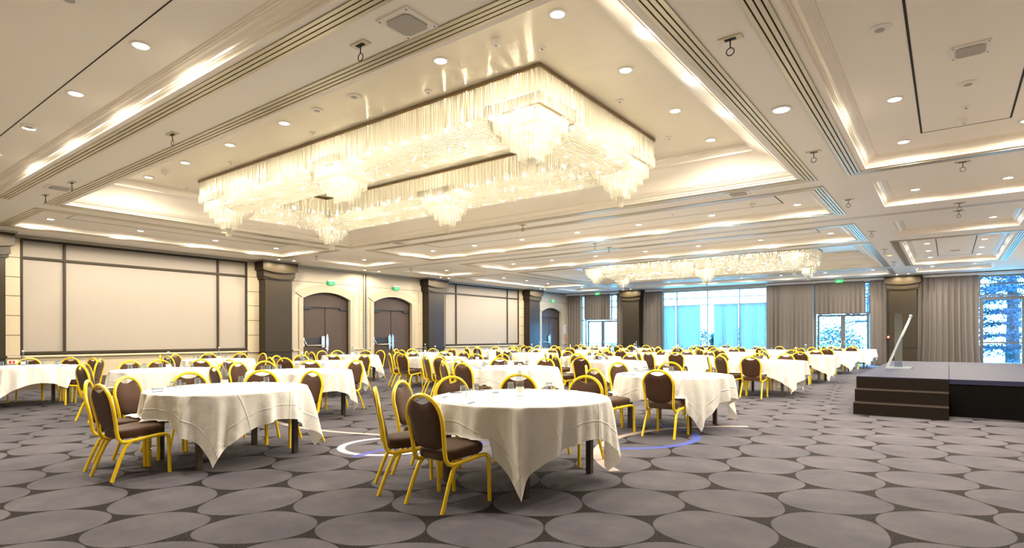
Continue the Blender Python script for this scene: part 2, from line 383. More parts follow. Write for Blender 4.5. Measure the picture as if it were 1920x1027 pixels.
def arch(yc, hw, zs, rise, n=24):
    R = (hw * hw + rise * rise) / (2 * rise); a0 = math.asin(hw / R)
    return [(yc + R * sin(-a0 + 2 * a0 * i / n), zs + rise - R + R * cos(-a0 + 2 * a0 * i / n)) for i in range(n + 1)]
def facing(par, y0, y1, doors):
    # stone facing with arched openings, cut into vertical strips that follow each arch
    edges = [y0]
    for yc, hw in doors: edges += [yc - hw, yc + hw]
    edges.append(y1)
    for i in range(0, len(edges), 2): MB(K).box(XL - .22, XL, edges[i], edges[i + 1], 0, H - .08).build('wall_facing', 'plaster', par)
    for yc, hw in doors:
        a = arch(yc, hw, 2.88, .265); top = [(y, H - .08) for y, z in a]
        MB(K).bridge(top, a, XL - .22, XL).build('wall_facing', 'plaster', par)
    # course joints
DOORS = [(13.92, 1.09, 1), (17.33, 1.10, 2), (30.13, 1.09, 3)]
dp = sroot('trim_3', 'cream stone facing round the arched doors'); facing(dp, 12.08, 19.16, [(d[0], d[1]) for d in DOORS[:2]]); facing(dp, 28.25, YB, [(DOORS[2][0], DOORS[2][1])])
for y0, y1 in ((12.12, 12.42), (15.48, 15.66), (15.9, 16.0), (18.86, 19.12), (31.62, 31.95)):
    zz = [.93, 1.46, 1.98, 2.5, 3.0, 3.5]
    for a, b in zip(zz, zz[1:]): MB(K).box(XL - .02, XL + .025, y0 + .008, y1 - .008, a + .008, b - .008).build('stone_block', 'stone', dp)
for y0, y1 in ((12.1, 15.68), (15.88, 19.14), (28.3, 31.98)):
    MB(K).box(XL - .01, XL + .003, y0, y1, 3.505, 3.52).build('course_joint', 'base', dp)
for y0, y1 in ((12.1, 12.66), (15.18, 15.68), (15.88, 16.05), (18.6, 19.14), (28.3, 28.9), (31.35, 31.98)): rail(y0, y1, par=dp)
MB(K).box(XL, XL + .06, 15.69, 15.87, 0, H - .08).build('partition_channel', 'grey', dp)
MB(K).box(XL + .055, XL + .07, 15.76, 15.80, 0, H - .08).build('channel_slot', 'dark', dp)
def door(yc, hw, n, label):
    t = sroot('door_%d' % n, label); x0 = XL - .20
    # projecting arched surround, dark frame, then leaves
    oa = arch(yc, hw + .30, 3.08, .36); ia = arch(yc, hw, 2.88, .265)
    MB(K).bridge(oa, ia, XL - .02, XL + .05).build('arch_surround', 'surround', t)
    for s in (-1, 1):
        ya, yb = sorted((yc + s * hw, yc + s * (hw + .18))); MB(K).box(XL - .02, XL + .05, ya, yb, 0, 2.9).build('jamb_surround', 'surround', t)
    ib = arch(yc, hw - .05, 2.87, .24); MB(K).bridge(arch(yc, hw, 2.88, .265), ib, x0, XL - .08).build('arch_frame', 'brown', t)
    for s in (-1, 1):
        ya, yb = sorted((yc + s * hw, yc + s * (hw - .05))); MB(K).box(x0, XL - .08, ya, yb, 0, 2.9).build('door_jamb', 'brown', t)
    bot = [(y, 2.565) for y, z in ib]; MB(K).bridge(ib, bot, x0, x0 + .05).build('transom_panel', 'wood', t)
    for s, nm in ((-1, 'door_leaf'), (1, 'door_leaf')):
        ya, yb = sorted((yc + s * .018, yc + s * (hw - .055))); lf = MB(K).box(x0, x0 + .06, ya, yb, .01, 2.555).build(nm, 'wood', t)
        cl = MB(K).box(x0 + .06, x0 + .13, *sorted((yc + s * (hw - .1), yc + s * (hw - .42))), 2.47, 2.545).build('door_closer', 'black', lf)
        # oval pull plate
        pl = [(yc + s * .09 + .06 * cos(a * PI / 10), 1.15 + .36 * sin(a * PI / 10)) for a in range(20)]
        if s == 1 or n == 2: MB(K).prism(pl, x0 + .06, x0 + .09, 'x').build('pull_plate', 'chrome', lf)
        if s == -1:
            MB(K).box(x0 + .06, x0 + .075, yc - hw + .1, yc - .16, 1.06, 1.36).build('push_plate', 'black', lf)
            p = [(x0 + .08, yc - hw + .09, 1.33), (x0 + .17, yc - hw + .13, 1.2), (x0 + .19, yc - hw + .2, 1.06), (x0 + .19, yc - .17, 1.06)]
            MB(K).tube(p, .022, 8).build('push_bar', 'chrome', lf, True)
            MB(K).box(x0 + .06, x0 + .16, yc - .22, yc - .08, .98, 1.42).build('bar_latch', 'chrome', lf)
            MB(K).box(x0 + .06, x0 + .14, yc - hw + .06, yc - hw + .12, 1.02, 1.36).build('bar_bracket', 'chrome', lf)
    MB(K).box(x0 + .005, x0 + .03, yc - .02, yc + .02, 0, 2.56).build('meeting_gap', 'dark', t)
    MB(K).box(x0 + .06, x0 + .115, yc - hw + .08, yc + hw - .1, 2.55, 2.585).build('closer_rail', 'black', t)
for (yc, hw, n), l in zip(DOORS, ('nearest arched double door on the left wall, beside the first dark column', 'second arched double door on the left wall, beyond the partition channel', 'farthest arched double door on the left wall, in the corner')): door(yc, hw, n, l)

# columns: bow-fronted capitals on dark shafts
def column(n, cx, cy, ax, label):
    # ax 'x': stands against the left wall and faces +x; 'y': against the window wall and faces -y
    t = sroot('trim_%d' % n, label)
    def shape(hw, dep, sag):
        pts = [(-hw, -.15), (-hw, dep)] + [(-hw + 2 * hw * i / 14, dep + sag * (1 - (2 * i / 14 - 1) ** 2)) for i in range(1, 14)] + [(hw, dep), (hw, -.15)]
        if ax == 'x': return [(cx + b, cy + a) for a, b in pts]
        return [(cx + a, cy - b) for a, b in pts]
    P = lambda hw, dep, sag, z0, z1, nm: MB(K).prism(shape(hw, dep, sag), z0, z1).build(nm, 'column', t)
    P(.52, .42, 0, .02, 3.46, 'shaft'); P(.58, .45, 0, 3.45, 3.9, 'capital_neck')
    def tier(hw, dep, z0, z1, sag):
        el = [(-hw, z1)] + [(-hw + 2 * hw * i / 16, z0 - sag * (1 - (2 * i / 16 - 1) ** 2)) for i in range(17)] + [(hw, z1)]
        if ax == 'x': MB(K).prism([(cy + a, z) for a, z in el], cx - .15, cx + dep, 'x').build('capital_step', 'column', t)
        else: MB(K).prism([(cx + a, z) for a, z in el], cy - dep, cy + .15, 'y').build('capital_step', 'column', t)
    tier(.68, .56, 3.765, 4.07, .075); tier(.61, .49, 3.545, 3.75, .075)
    P(.545, .45, 0, .86, .925, 'shaft_rail'); P(.545, .45, 0, 0, .3, 'plinth')
    MB(K).prism(shape(.72, .6, 0), 4.07, 4.118).build('capital_cap', 'grey', t)
for n, y, l in ((4, 3.5, 'dark column at the left edge of the photo'), (5, 11.6, 'first dark column right of the nearest fabric bay'), (6, 19.66, 'second dark column, between the second door and the far fabric bay'), (7, 27.77, 'third dark column, beside the farthest door')): column(n, XL, y, 'x', l)
for n, x, l in ((8, -14.98, 'dark column on the window wall, left of the big window'), (9, -1.66, 'dark column on the window wall, behind the lectern')): column(n, x, YB - .1, 'y', l)

# window wall
wb = MB(K)
for a, b in ((XL - .4, -18.6), (-15.9, -13.22), (-7.52, -5.36), (-2.96, 1.04), (2.62, XR + .2)): wb.box(a, b, YB, YB + .25, 0, H)
for a, b in ((-18.6, -15.9), (-13.22, -7.52), (-5.36, -2.96), (1.04, 2.62)): wb.box(a, b, YB, YB + .25, 3.93, H)
wb = struct(wb.build('wall_back', 'plaster'), 'far wall with windows, garden doors and curtains')
def win(n, label, x0, x1, z0, z1, posts, rails, y=YB + .08):
    t = sroot('window_%d' % n, label); w2 = .035; fm = 'winhaze' if n == 1 else 'winframe'
    for a in [x0] + list(posts) + [x1]: MB(K).box(a - w2, a + w2, y - .06, y + .06, z0, z1).build('window_post', fm, t)
    for z in [z0] + list(rails) + [z1]: MB(K).box(x0, x1, y - .05, y + .05, z - .03, z + .03).build('window_bar', fm, t)
    px = [x0] + list(posts) + [x1]; pz = [z0] + list(rails) + [z1]
    for a, b in zip(px, px[1:]):
        for c, d in zip(pz, pz[1:]): MB(K).box(a + w2, b - w2, y - .004, y + .004, c + .03, d - .03).build('pane', 'pane', t)
win(1, 'wide window across the middle of the far wall', -13.18, -7.56, .08, 3.9, (-12.38, -10.64, -8.925), (3.515, 3.115))
win(2, 'narrow window strip left of the left garden door', -18.6, -18.32, .05, 3.9, (), (2.4, 3.2))
win(3, 'small panes above and right of the left garden door', -18.24, -16.0, 2.42, 3.9, (-16.52,), (3.17, 3.55))
win(4, 'narrow window strip left of the right garden door', -5.36, -5.28, .05, 3.9, (), ())
win(5, 'small panes above the right garden door', -5.2, -2.96, 2.46, 3.9, (-3.18,), (3.2, 3.55))
win(6, 'transom panes above the glazed door right of the stage curtain', 1.06, 2.56, 3.1, 3.92, (), (3.585,))
def gdoor(n, label, x0, x1, top, mid, rails, y=YB + .08, fw=.10):
    t = sroot('door_%d' % n, label)
    xs_ = [x0] + ([mid] if mid else []) + [x1]
    for i, (a, b) in enumerate(zip(xs_, xs_[1:])):
        lf = MB(K)
        lf.box(a, a + fw, y - .05, y + .05, .02, top); lf.box(b - fw, b, y - .05, y + .05, .02, top); lf.box(a, b, y - .045, y + .045, top - fw, top); lf.box(a, b, y - .045, y + .045, .02, .02 + fw)
        for r in rails: lf.box(a, b, y - .04, y + .04, r - .035, r + .035)
        lf = lf.build('door_leaf', 'winframe', t); MB(K).box(a + fw, b - fw, y - .004, y + .004, .1, top - fw).build('pane', 'pane', lf)
        if mid:
            hx = b - fw / 2 if i == 0 else a + fw / 2; MB(K).box(hx - .015, hx + .015, y - .12, y - .05, .95, 1.15).build('door_handle', 'chrome', lf)
gdoor(4, 'left garden door, double glazed leaves below a short curtain', -18.2, -16.05, 2.36, -17.12, ())
gdoor(5, 'right garden door, double glazed leaves below a short curtain', -5.2, -3.0, 2.42, -4.09, ())
gdoor(6, 'tall glazed door at the right edge behind the stage', 1.06, 2.56, 3.04, None, (1.08,), fw=.13)
struct(MB(K).box(XL - .1, -15.75, YB - .27, YB + .0, 3.98, 4.08).box(-14.2, -13.2, YB - .27, YB, 3.98, 4.08).box(-7.55, -2.4, YB - .27, YB, 3.98, 4.08).box(-.92, XR, YB - .27, YB, 3.98, 4.08).build('trim_10', 'pelmet'), 'pale curtain pelmet along the far wall')

# curtains
def drape(name, label, x0, x1, z0, z1, y=YB - .14, per=.19, amp=.05, cat='curtain', mat='curtain', group=None, flare=0, th=.012, seed=1):
    rnd = random.Random(seed); n = max(12, int((x1 - x0) / per * 8)); nz = 10; ph = [rnd.uniform(-.6, .6) for _ in range(40)]
    mb = MB(K); W = x1 - x0
    def pt(u, v, off):
        x = x0 + W * u; z = z0 + (z1 - z0) * v; k = x / per; g = ph[int(k) % 40] * (1 - v) * .8
        a = 1.65 * amp * (.6 + .4 * ph[int(k * .5) % 40]) * (.55 + .45 * (1 - v))
        yy = y - off + a * sin(2 * PI * k + g) + .3 * a * sin(5.3 * k + 1)
        x += flare * (1 - v) ** 4 * (u - .5) * 2
        return (x, yy, z)
    mb.grid(lambda u, v: pt(u, v, 0), n, nz); mb.grid(lambda u, v: pt(u, v, th), n, nz)
    nn = (n + 1) * (nz + 1)
    for j in range(nz):
        for i in (0, n):
            a = j * (n + 1) + i; mb.f.append((a, a + n + 1, nn + a + n + 1, nn + a))
    for i in range(n):
        for j in (0, nz):
            a = j * (n + 1) + i; mb.f.append((a, a + 1, nn + a + 1, nn + a))
    o = mb.build(name, mat, None, True); return tag(o, label, cat, group)
CU = 'floor-length curtains on the far wall'
drape('curtain', 'grey-brown full-length curtain in the far left corner', -19.55, -18.62, .04, 3.99, group=CU, seed=2)
drape('curtain', 'grey-brown full-length curtain between left garden door and dark column', -16.1, -15.56, .04, 3.99, group=CU, seed=3)
drape('curtain', 'grey-brown full-length curtain left of the big window', -14.36, -13.2, .04, 3.99, group=CU, seed=4)
drape('curtain', 'wide grey-brown curtain right of the big window', -7.52, -5.38, .04, 3.99, group=CU, seed=5)
drape('curtain', 'grey-brown full-length curtain between right garden door and lectern column', -2.94, -2.22, .04, 3.99, group=CU, seed=6)
drape('curtain', 'wide grey-brown curtain hanging behind the stage, flared at the floor', -1.1, 1.02, .04, 3.99, group=CU, seed=7, amp=.075, per=.21, flare=.08)
drape('short_curtain', 'short grey-brown curtain over the left garden door', -18.36, -16.5, 2.43, 3.99, y=YB - .15, group='short curtains over the garden doors', seed=8)
drape('short_curtain', 'short grey-brown curtain over the right garden door', -5.27, -3.18, 2.45, 3.99, y=YB - .15, group='short curtains over the garden doors', seed=9)
for i, (a, b) in enumerate(((-13.16, -12.42), (-12.36, -11.02), (-10.28, -8.97), (-8.88, -7.58))):
    drape('sheer_curtain', ('white sheer curtain at the left end of the big window', 'white sheer curtain second from left across the big window', 'white sheer curtain third from left across the big window', 'white sheer curtain at the right end of the big window')[i], a, b, .05, 3.1 if i != 9 else 3.4, y=YB - .03, per=.13, amp=.03, mat='sheer', group='sheer curtains across the big window', th=.004, seed=20 + i)

# ------------------------------------------------------------------ garden outside
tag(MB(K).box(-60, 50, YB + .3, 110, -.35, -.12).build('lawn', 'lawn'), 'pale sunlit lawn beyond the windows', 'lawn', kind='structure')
tag(MB(K).box(-22, 6, YB + .3, YB + 2.4, -.12, -.02).build('terrace', 'terrace'), 'paved terrace strip outside the garden doors', 'terrace', kind='structure')
def balustrade(label, x0, x1, y):
    t = thing('balustrade', label, 'railing', ((x0 + x1) / 2 * K, y * K, 0)); hx = (x1 - x0) / 2
    MB(K).tube([(-hx, 0, .92), (hx, 0, .92)], .03, 8).build('handrail', 'winframe', t)
    for i in range(6):
        x = -hx + .02 + i * (2 * hx - .04) / 5; MB(K).box(x - .02, x + .02, -.02, .02, -.02, .9).build('post', 'winframe', t)
    MB(K).tube([(-hx, 0, .2), (hx, 0, .2)], .015, 6).build('bottom_rail', 'winframe', t)
balustrade('dark terrace railing seen through the left garden door', -20.5, -15.5, YB + 2.2)
balustrade('dark terrace railing seen through the right garden door', -6.2, -2.2, YB + 2.2)
def leafblob(mb, c, r, n, s, rnd, flat=.6):
    for _ in range(n):
        while True:
            p = Vector((rnd.uniform(-1, 1), rnd.uniform(-1, 1), rnd.uniform(-1, 1)))
            if .35 < p.length < 1: break
        p = Vector((p.x * r[0], p.y * r[1], p.z * r[2])) + Vector(c)
        a = Vector((rnd.gauss(0, 1), rnd.gauss(0, 1), rnd.gauss(0, flat))).normalized() * s * rnd.uniform(.6, 1.3)
        b = a.cross(Vector((rnd.gauss(0, 1), rnd.gauss(0, 1), rnd.gauss(0, 1)))).normalized() * s * .45
        mb.add([p - a, p + b, p + a, p - b], [(0, 1, 2, 3)])
def cedar(label, x, y, h, r, seed, first=.8, dens=90):
    rnd = random.Random(seed); t = thing('cedar_tree', label, 'tree', (x, y, -.12), rnd.uniform(0, 6), 'garden trees beyond the far wall')
    MB().tube([(0, 0, -.1), (.1, 0, h * .3), (0, .1, h * .6), (.05, 0, h)], .32, 8, r2=.05).build('trunk', 'bark', t, True)
    z = first; br = MB(); lf = MB(); i = 0
    while z < h:
        L = r * (1 - z / h) ** .8 + .4
        for q in range(5):
            an = i * 2.4 + q * 1.256 + rnd.uniform(-.3, .3); d = Vector((cos(an), sin(an), 0)); pts = [Vector((0, 0, z)) + d * (L * f) + Vector((0, 0, L * (.12 * f - .42 * f * f))) for f in (0, .3, .6, 1)]
            br.tube(pts, .07, 5, r2=.015)
            for f in (.25, .45, .65, .85, 1):
                p = Vector((0, 0, z)) + d * (L * f) + Vector((0, 0, L * (.12 * f - .42 * f * f))); leafblob(lf, p, (L * .2 + .15, L * .2 + .15, .16), dens, .085, rnd)
        z += .62; i += 1
    br.build('branches', 'bark', t, fix=False)['kind'] = 'stuff'; lf.build('needles', 'needles', t, fix=False)['kind'] = 'stuff'
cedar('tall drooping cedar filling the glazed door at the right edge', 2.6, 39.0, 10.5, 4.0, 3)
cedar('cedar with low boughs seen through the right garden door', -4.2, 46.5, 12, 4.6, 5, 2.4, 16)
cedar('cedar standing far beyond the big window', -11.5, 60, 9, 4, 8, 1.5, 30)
def shrub(label, x, y, w_, d_, h, seed, n=900, name='garden_shrub'):
    rnd = random.Random(seed); t = thing(name, label, 'shrub', (x, y, -.12), 0, 'garden shrubs beyond the far wall'); lf = MB()
    leafblob(lf, (0, 0, h * .5), (w_, d_, h * .55), n, .10, rnd, 1); lf.build('foliage', 'hedge', t, fix=False)['kind'] = 'stuff'
    MB().tube([(0, 0, 0), (.03, .02, h * .5)], .05, 6).build('stem', 'bark', t)
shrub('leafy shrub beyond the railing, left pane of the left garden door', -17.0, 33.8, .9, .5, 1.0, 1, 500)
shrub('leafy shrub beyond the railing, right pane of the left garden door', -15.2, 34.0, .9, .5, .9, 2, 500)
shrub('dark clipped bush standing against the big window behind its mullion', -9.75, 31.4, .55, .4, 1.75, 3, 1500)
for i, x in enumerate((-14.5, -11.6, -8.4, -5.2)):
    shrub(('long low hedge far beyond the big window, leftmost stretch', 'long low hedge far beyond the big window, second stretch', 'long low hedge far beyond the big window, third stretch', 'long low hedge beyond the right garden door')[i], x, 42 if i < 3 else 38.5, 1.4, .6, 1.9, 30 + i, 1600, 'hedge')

# ------------------------------------------------------------------ chandeliers
def rod_line(mb, p0, p1, ztop, length, step=.028, r=.0112, jit=.0, rnd=None):
    a = Vector(p0); b = Vector(p1); n = max(2, int((b - a).length / step))
    for i in range(n):
        p = a + (b - a) * ((i + .5) / n); z0 = ztop - length * (1 if not rnd else rnd.uniform(.97, 1.02)); o = (i * 37 % 100) / 100 * 2.1
        tri = [(p.x + r * cos(o + k * 2.094), p.y + r * sin(o + k * 2.094)) for k in range(3)]
        v = [(x, y, ztop) for x, y in tri] + [(x, y, z0 + .012) for x, y in tri] + [(p.x, p.y, z0)]
        mb.add(v, [(0, 1, 4, 3), (1, 2, 5, 4), (2, 0, 3, 5), (3, 4, 6), (4, 5, 6), (5, 3, 6)])
def bead(mb, p, r):
    x, y, z = p; mb.add([(x - r, y, z), (x + r, y, z), (x, y - r, z), (x, y + r, z), (x, y, z - r), (x, y, z + r)],
                        [(0, 2, 5), (2, 1, 5), (1, 3, 5), (3, 0, 5), (2, 0, 4), (1, 2, 4), (3, 1, 4), (0, 3, 4)])
HX, HYc, RW = 4.375 * K, 1.72 * K, .87 * K
def make_chandelier():
    t = thing('chandelier', '', 'chandelier', (0, 0, 0)); rnd = random.Random(4)
    pl = MB()
    for a in ((-HX, HX, -HYc, -HYc + RW), (-HX, HX, HYc - RW, HYc), (-HX, -HX + RW, -HYc + RW, HYc - RW), (HX - RW, HX, -HYc + RW, HYc - RW)): pl.box(*a, -.045, -.004)
    pl.build('canopy_plate', 'plate', t)
    zt, L = -.045, .375
    for nm, hx, hy in (('outer_rods', HX - .02, HYc - .02), ('inner_rods', HX - RW + .02, HYc - RW + .02)):
        P = [(-hx, -hy, 0), (hx, -hy, 0), (hx, hy, 0), (-hx, hy, 0)]
        for i in range(4):
            mb = MB(); rod_line(mb, P[i], P[(i + 1) % 4], zt, L, rnd=rnd); sg = 1 if nm == 'outer_rods' else -1; Q2 = [(p[0] * (1 - sg * .035 / abs(p[0])), p[1] * (1 - sg * .035 / abs(p[1])), 0) for p in P]; rod_line(mb, Q2[i], Q2[(i + 1) % 4], zt, L * .97, step=.033, rnd=rnd); o = mb.build(nm, 'crystal', t, fix=False); o['kind'] = 'stuff'
    # beaded barrels between the pyramids
    cxr, cyr = HX - RW / 2, HYc - RW / 2; g = .40
    segs = [((-cxr + g, -cyr), (-g, -cyr)), ((g, -cyr), (cxr - g, -cyr)), ((-cxr + g, cyr), (-g, cyr)), ((g, cyr), (cxr - g, cyr)), ((-cxr, -cyr + g), (-cxr, cyr - g)), ((cxr, -cyr + g), (cxr, cyr - g))]
    for (x0, y0), (x1, y1) in segs:
        mb = MB(); d = Vector((x1 - x0, y1 - y0, 0)); n = int(d.length / .029); d2 = d.normalized(); s2 = Vector((-d2.y, d2.x, 0))
        for i in range(n + 1):
            c = Vector((x0, y0, zt - L)) + d * (i / n)
            for j in range(33):
                a = PI * j / 32; p = c + s2 * (.375 * cos(a)) + Vector((0, 0, -.24 * sin(a) + rnd.uniform(-.004, .004))); bead(mb, p, .0160)
        mb.build('bead_garland', 'crystal', t, fix=False)['kind'] = 'stuff'
    # stepped pyramids at the corners and the middles of the long arms
    for px, py in ((-cxr, -cyr), (0, -cyr), (cxr, -cyr), (-cxr, cyr), (0, cyr), (cxr, cyr)):
        mb = MB(); fr = MB()
        for k in range(6):
            h = RW / 2 - .005 - k * .071; z0 = zt - L + .10 - k * .108
            if k == 0: z0 = zt - L + .11
            ln = .2 if k else .14
            if h < .06:
                for a in range(7): rod_line(mb, (px + .04 * cos(a), py + .04 * sin(a), 0), (px + .04 * cos(a) + .001, py + .04 * sin(a), 0), z0, ln + .03, step=.0006)
                continue
            Q = [(px - h, py - h, 0), (px + h, py - h, 0), (px + h, py + h, 0), (px - h, py + h, 0)]
            for i in range(4): rod_line(mb, Q[i], Q[(i + 1) % 4], z0, ln, step=.024, r=.0095)
            fr.tube([(px + a * h, py + b * h, z0) for a, b in ((-1, -1), (1, -1), (1, 1), (-1, 1))], .006, 4, True)
        mb.build('crystal_pyramid', 'crystal2', t, fix=False)['kind'] = 'stuff'; fr.build('tier_frame', 'chrome', t)
    bl = MB()
    def ball(x, y, z, r=.03): bl.lathe([(r * sin(PI * q / 5), -r * cos(PI * q / 5)) for q in range(1, 5)], 8, (x, y, z))
    n = 18
    for i in range(n):
        x = -cxr + 2 * cxr * (i + .5) / n
        for s in (-1, 1): ball(x, s * cyr, zt - .22)
    for i in range(4):
        for s in (-1, 1): ball(s * cxr, -cyr + 2 * cyr * (i + 1) / 5, zt - .22)
    for px, py in ((-cxr, -cyr), (0, -cyr), (cxr, -cyr), (-cxr, cyr), (0, cyr), (cxr, cyr)):  # unseen extra bulbs, added so the pyramids glow
        for z_, r_ in ((.34, .03), (.52, .022), (.70, .016)): ball(px, py, zt - z_, r_)
    bl.build('bulbs', 'bulb', t, True, fix=False)['kind'] = 'stuff'
    return t
def copy_tree(o, parent=None):
    c = o.copy(); C.objects.link(c)
    if parent is not None: c.parent = parent
    for ch in list(o.children):
        if not ch.get('_done'): copy_tree(ch, c)
    return c
def children_first(o): return list(o.children)
ch = make_chandelier()
c2 = copy_tree(ch)
ZC = (H + .588) * K
ch.location = (-8.305 * K, 7.5 * K, ZC); c2.location = (-8.305 * K, 23.65 * K, ZC)
for o, l in ((ch, 'large rectangular crystal chandelier in the nearest ceiling coffer'), (c2, 'far rectangular crystal chandelier near the window wall')): tag(o, l, 'chandelier', 'rectangular crystal chandeliers')

# ------------------------------------------------------------------ ceiling fittings
ZS = H + .152; ZBG = H + .588
ring_me = MB(K).lathe([(.062, 0), (.085, 0), (.088, -.006), (.08, -.013), (.064, -.012)], 20, cap=False).mesh('trim_ring', 'white', True)
lens_me = {k: MB(K).lathe([(.001, -.006), (.064, -.006), (.064, -.002)], 20, cap=False).mesh('lamp_lens', k) for k in ('lens', 'lensgreen', 'lensyellow')}
spot_d = bpy.data.lights.new('lamp', 'SPOT'); spot_d.energy = DOWN_W; spot_d.color = (1, .87, .675); spot_d.spot_size = math.radians(180); spot_d.spot_blend = .35; spot_d.shadow_soft_size = .05
wash_d = bpy.data.lights.new('wash_lamp', 'SPOT'); wash_d.energy = WASH_W; wash_d.color = (1, .82, .52); wash_d.spot_size = math.radians(172); wash_d.spot_blend = .5; wash_d.shadow_soft_size = .03
dim_d = spot_d.copy(); dim_d.energy = DOWN_W * .45
def downlight(x, y, z, label, group, lens='lens', lamp=spot_d, s=1.0):
    t = thing('downlight', label, 'downlight', (x * K, y * K, z * K), 0, group); s *= 1.15; t.scale = (s, s, s)
    link('trim_ring', ring_me, t); link('lamp_lens', lens_me[lens], t)
    if lamp:
        l = bpy.data.objects.new('lamp', lamp); C.objects.link(l); l.parent = t; l.location = (0, 0, -.05)
ORD = ['first', 'second', 'third', 'fourth', 'fifth', 'sixth', 'seventh', 'eighth', 'ninth', 'tenth', 'eleventh', 'twelfth']
def row(pts, z, place, group, rev=False, **k):
    for i, (x, y) in enumerate(sorted(pts, key=lambda p: proj((p[0] * K, p[1] * K, z * K))[0])): downlight(x, y, z, 'round recessed downlight, %s from left in %s' % (ORD[i], place), group, **k)
XC = [-13.78, -11.95, -10.1, -8.2, -6.38, -4.5, -2.64]
row([(x, 5.03) for x in (-3.2, -4.86, -8.2, -9.87, -11.55, -13.2)], ZBG, 'the row before the near chandelier', 'downlights in the near chandelier coffer', lamp=dim_d)
row([(-3.2, y) for y in (6.6, 8.23, 9.82)], ZBG, 'the row right of the near chandelier', 'downlights in the near chandelier coffer', lamp=dim_d)
row([(x, 13.88) for x in XC], ZS, 'the first shallow coffer past the near chandelier', 'downlights in the shallow coffers')
row([(x, 18.36) for x in XC], ZS, 'the second shallow coffer, before the far chandelier', 'downlights in the shallow coffers')
row([(x, 29.75) for x in XC[1:] ], ZS, 'the last shallow coffer by the window wall', 'downlights in the shallow coffers', lamp=dim_d)
row([(x, 2.35) for x in (-6.34, -8.2, -10.06, -11.9)], ZS, 'the coffer at the top left corner', 'downlights in the shallow coffers')
row([(-17.4, y) for y in (4.47, 6.43, 8.43, 10.38)], ZS, 'the coffer above the near fabric panels', 'downlights in the side coffers')
row([(-17.4, 13.92)], ZS, 'the small coffer above the arched doors', 'downlights in the side coffers')
row([(-17.4, 18.36)], ZS, 'the small coffer above the second column', 'downlights in the side coffers')
row([(-17.4, y) for y in (22.4, 24.33, 26.3)] + [(-16.25, 26.3)], ZS, 'the long coffer above the far fabric panels', 'downlights in the side coffers')
row([(-17.32, 29.8)], ZS, 'the small coffer in the far left corner', 'downlights in the side coffers', lamp=dim_d)
row([(-.52, 8.42), (-.53, 10.35), (.85, 10.33)], ZS, 'the long coffer at the top right', 'downlights in the right side coffers')
row([(-.52, 13.88), (.87, 13.88)], ZS, 'the small coffer past the top right coffer', 'downlights in the right side coffers')
row([(.86, 18.25)], ZS, 'the second small coffer at right', 'downlights in the right side coffers')
row([(-.54, y) for y in (22.28, 24.22, 26.25)], ZS, 'the left row of the far right coffer', 'downlights in the right side coffers')
row([(.86, y) for y in (22.28, 24.26, 26.28)], ZS, 'the right row of the far right coffer', 'downlights in the right side coffers')
row([(-.54, 29.75), (.84, 29.65)], ZS, 'the last right coffer by the window wall', 'downlights in the right side coffers', lamp=dim_d)
downlight(-1.6, 7.5, H, 'bright cool-white round spotlight on the beam right of the chandelier', None, 'lensgreen', s=1.25)
downlight(-15.0, 7.5, H, 'yellow round spotlight on the beam left of the chandelier', None, 'lensyellow', wash_d)
downlight(-1.6, 23.45, H, 'yellow round spotlight on the beam near the lectern column', None, 'lensyellow', wash_d)
for x, y, l in ((-18.78, 11.3, 'small wall-washer over the first dark column, left'), (-18.72, 11.85, 'small wall-washer over the first dark column, right'), (-19.1, 15.3, 'small wall-washer beside the partition channel, left'), (-19.0, 15.95, 'small wall-washer beside the partition channel, right'),
                (-18.72, 19.35, 'small wall-washer over the second column, left'), (-18.68, 19.85, 'small wall-washer over the second column, right'), (-18.7, 27.5, 'small wall-washer over the third column, left'), (-18.7, 27.95, 'small wall-washer over the third column, right'),
                (-15.2, 31.0, 'small wall-washer over the left window-wall column, left'), (-14.75, 31.0, 'small wall-washer over the left window-wall column, right'), (-1.85, 31.0, 'small wall-washer over the lectern column, left'), (-1.42, 30.95, 'small wall-washer over the lectern column, right'), (-18.9, 3.6, 'small wall-washer over the column at the left edge', )):
    downlight(x, y, H, l, 'wall-washers over the columns', lamp=wash_d, s=.7)
def hook(x, y, label):
    t = thing('rigging_hook', label, 'hook', (x * K, y * K, H * K), 0, 'rigging hooks on the beams')
    MB(K).box(-.10, .10, -.045, .045, -.012, .002).build('hook_plate', 'slot', t); MB(K).box(-.05, .05, -.02, .02, -.016, -.012).build('plate_slot', 'dark', t)
    MB(K).tube([(0, 0, -.014), (0, 0, -.09)], .006, 6).build('shank', 'black', t)
    MB(K).tube([(.035 * cos(a * PI / 8), 0, -.125 + .035 * sin(a * PI / 8)) for a in range(16)], .005, 6, True).build('ring', 'black', t)
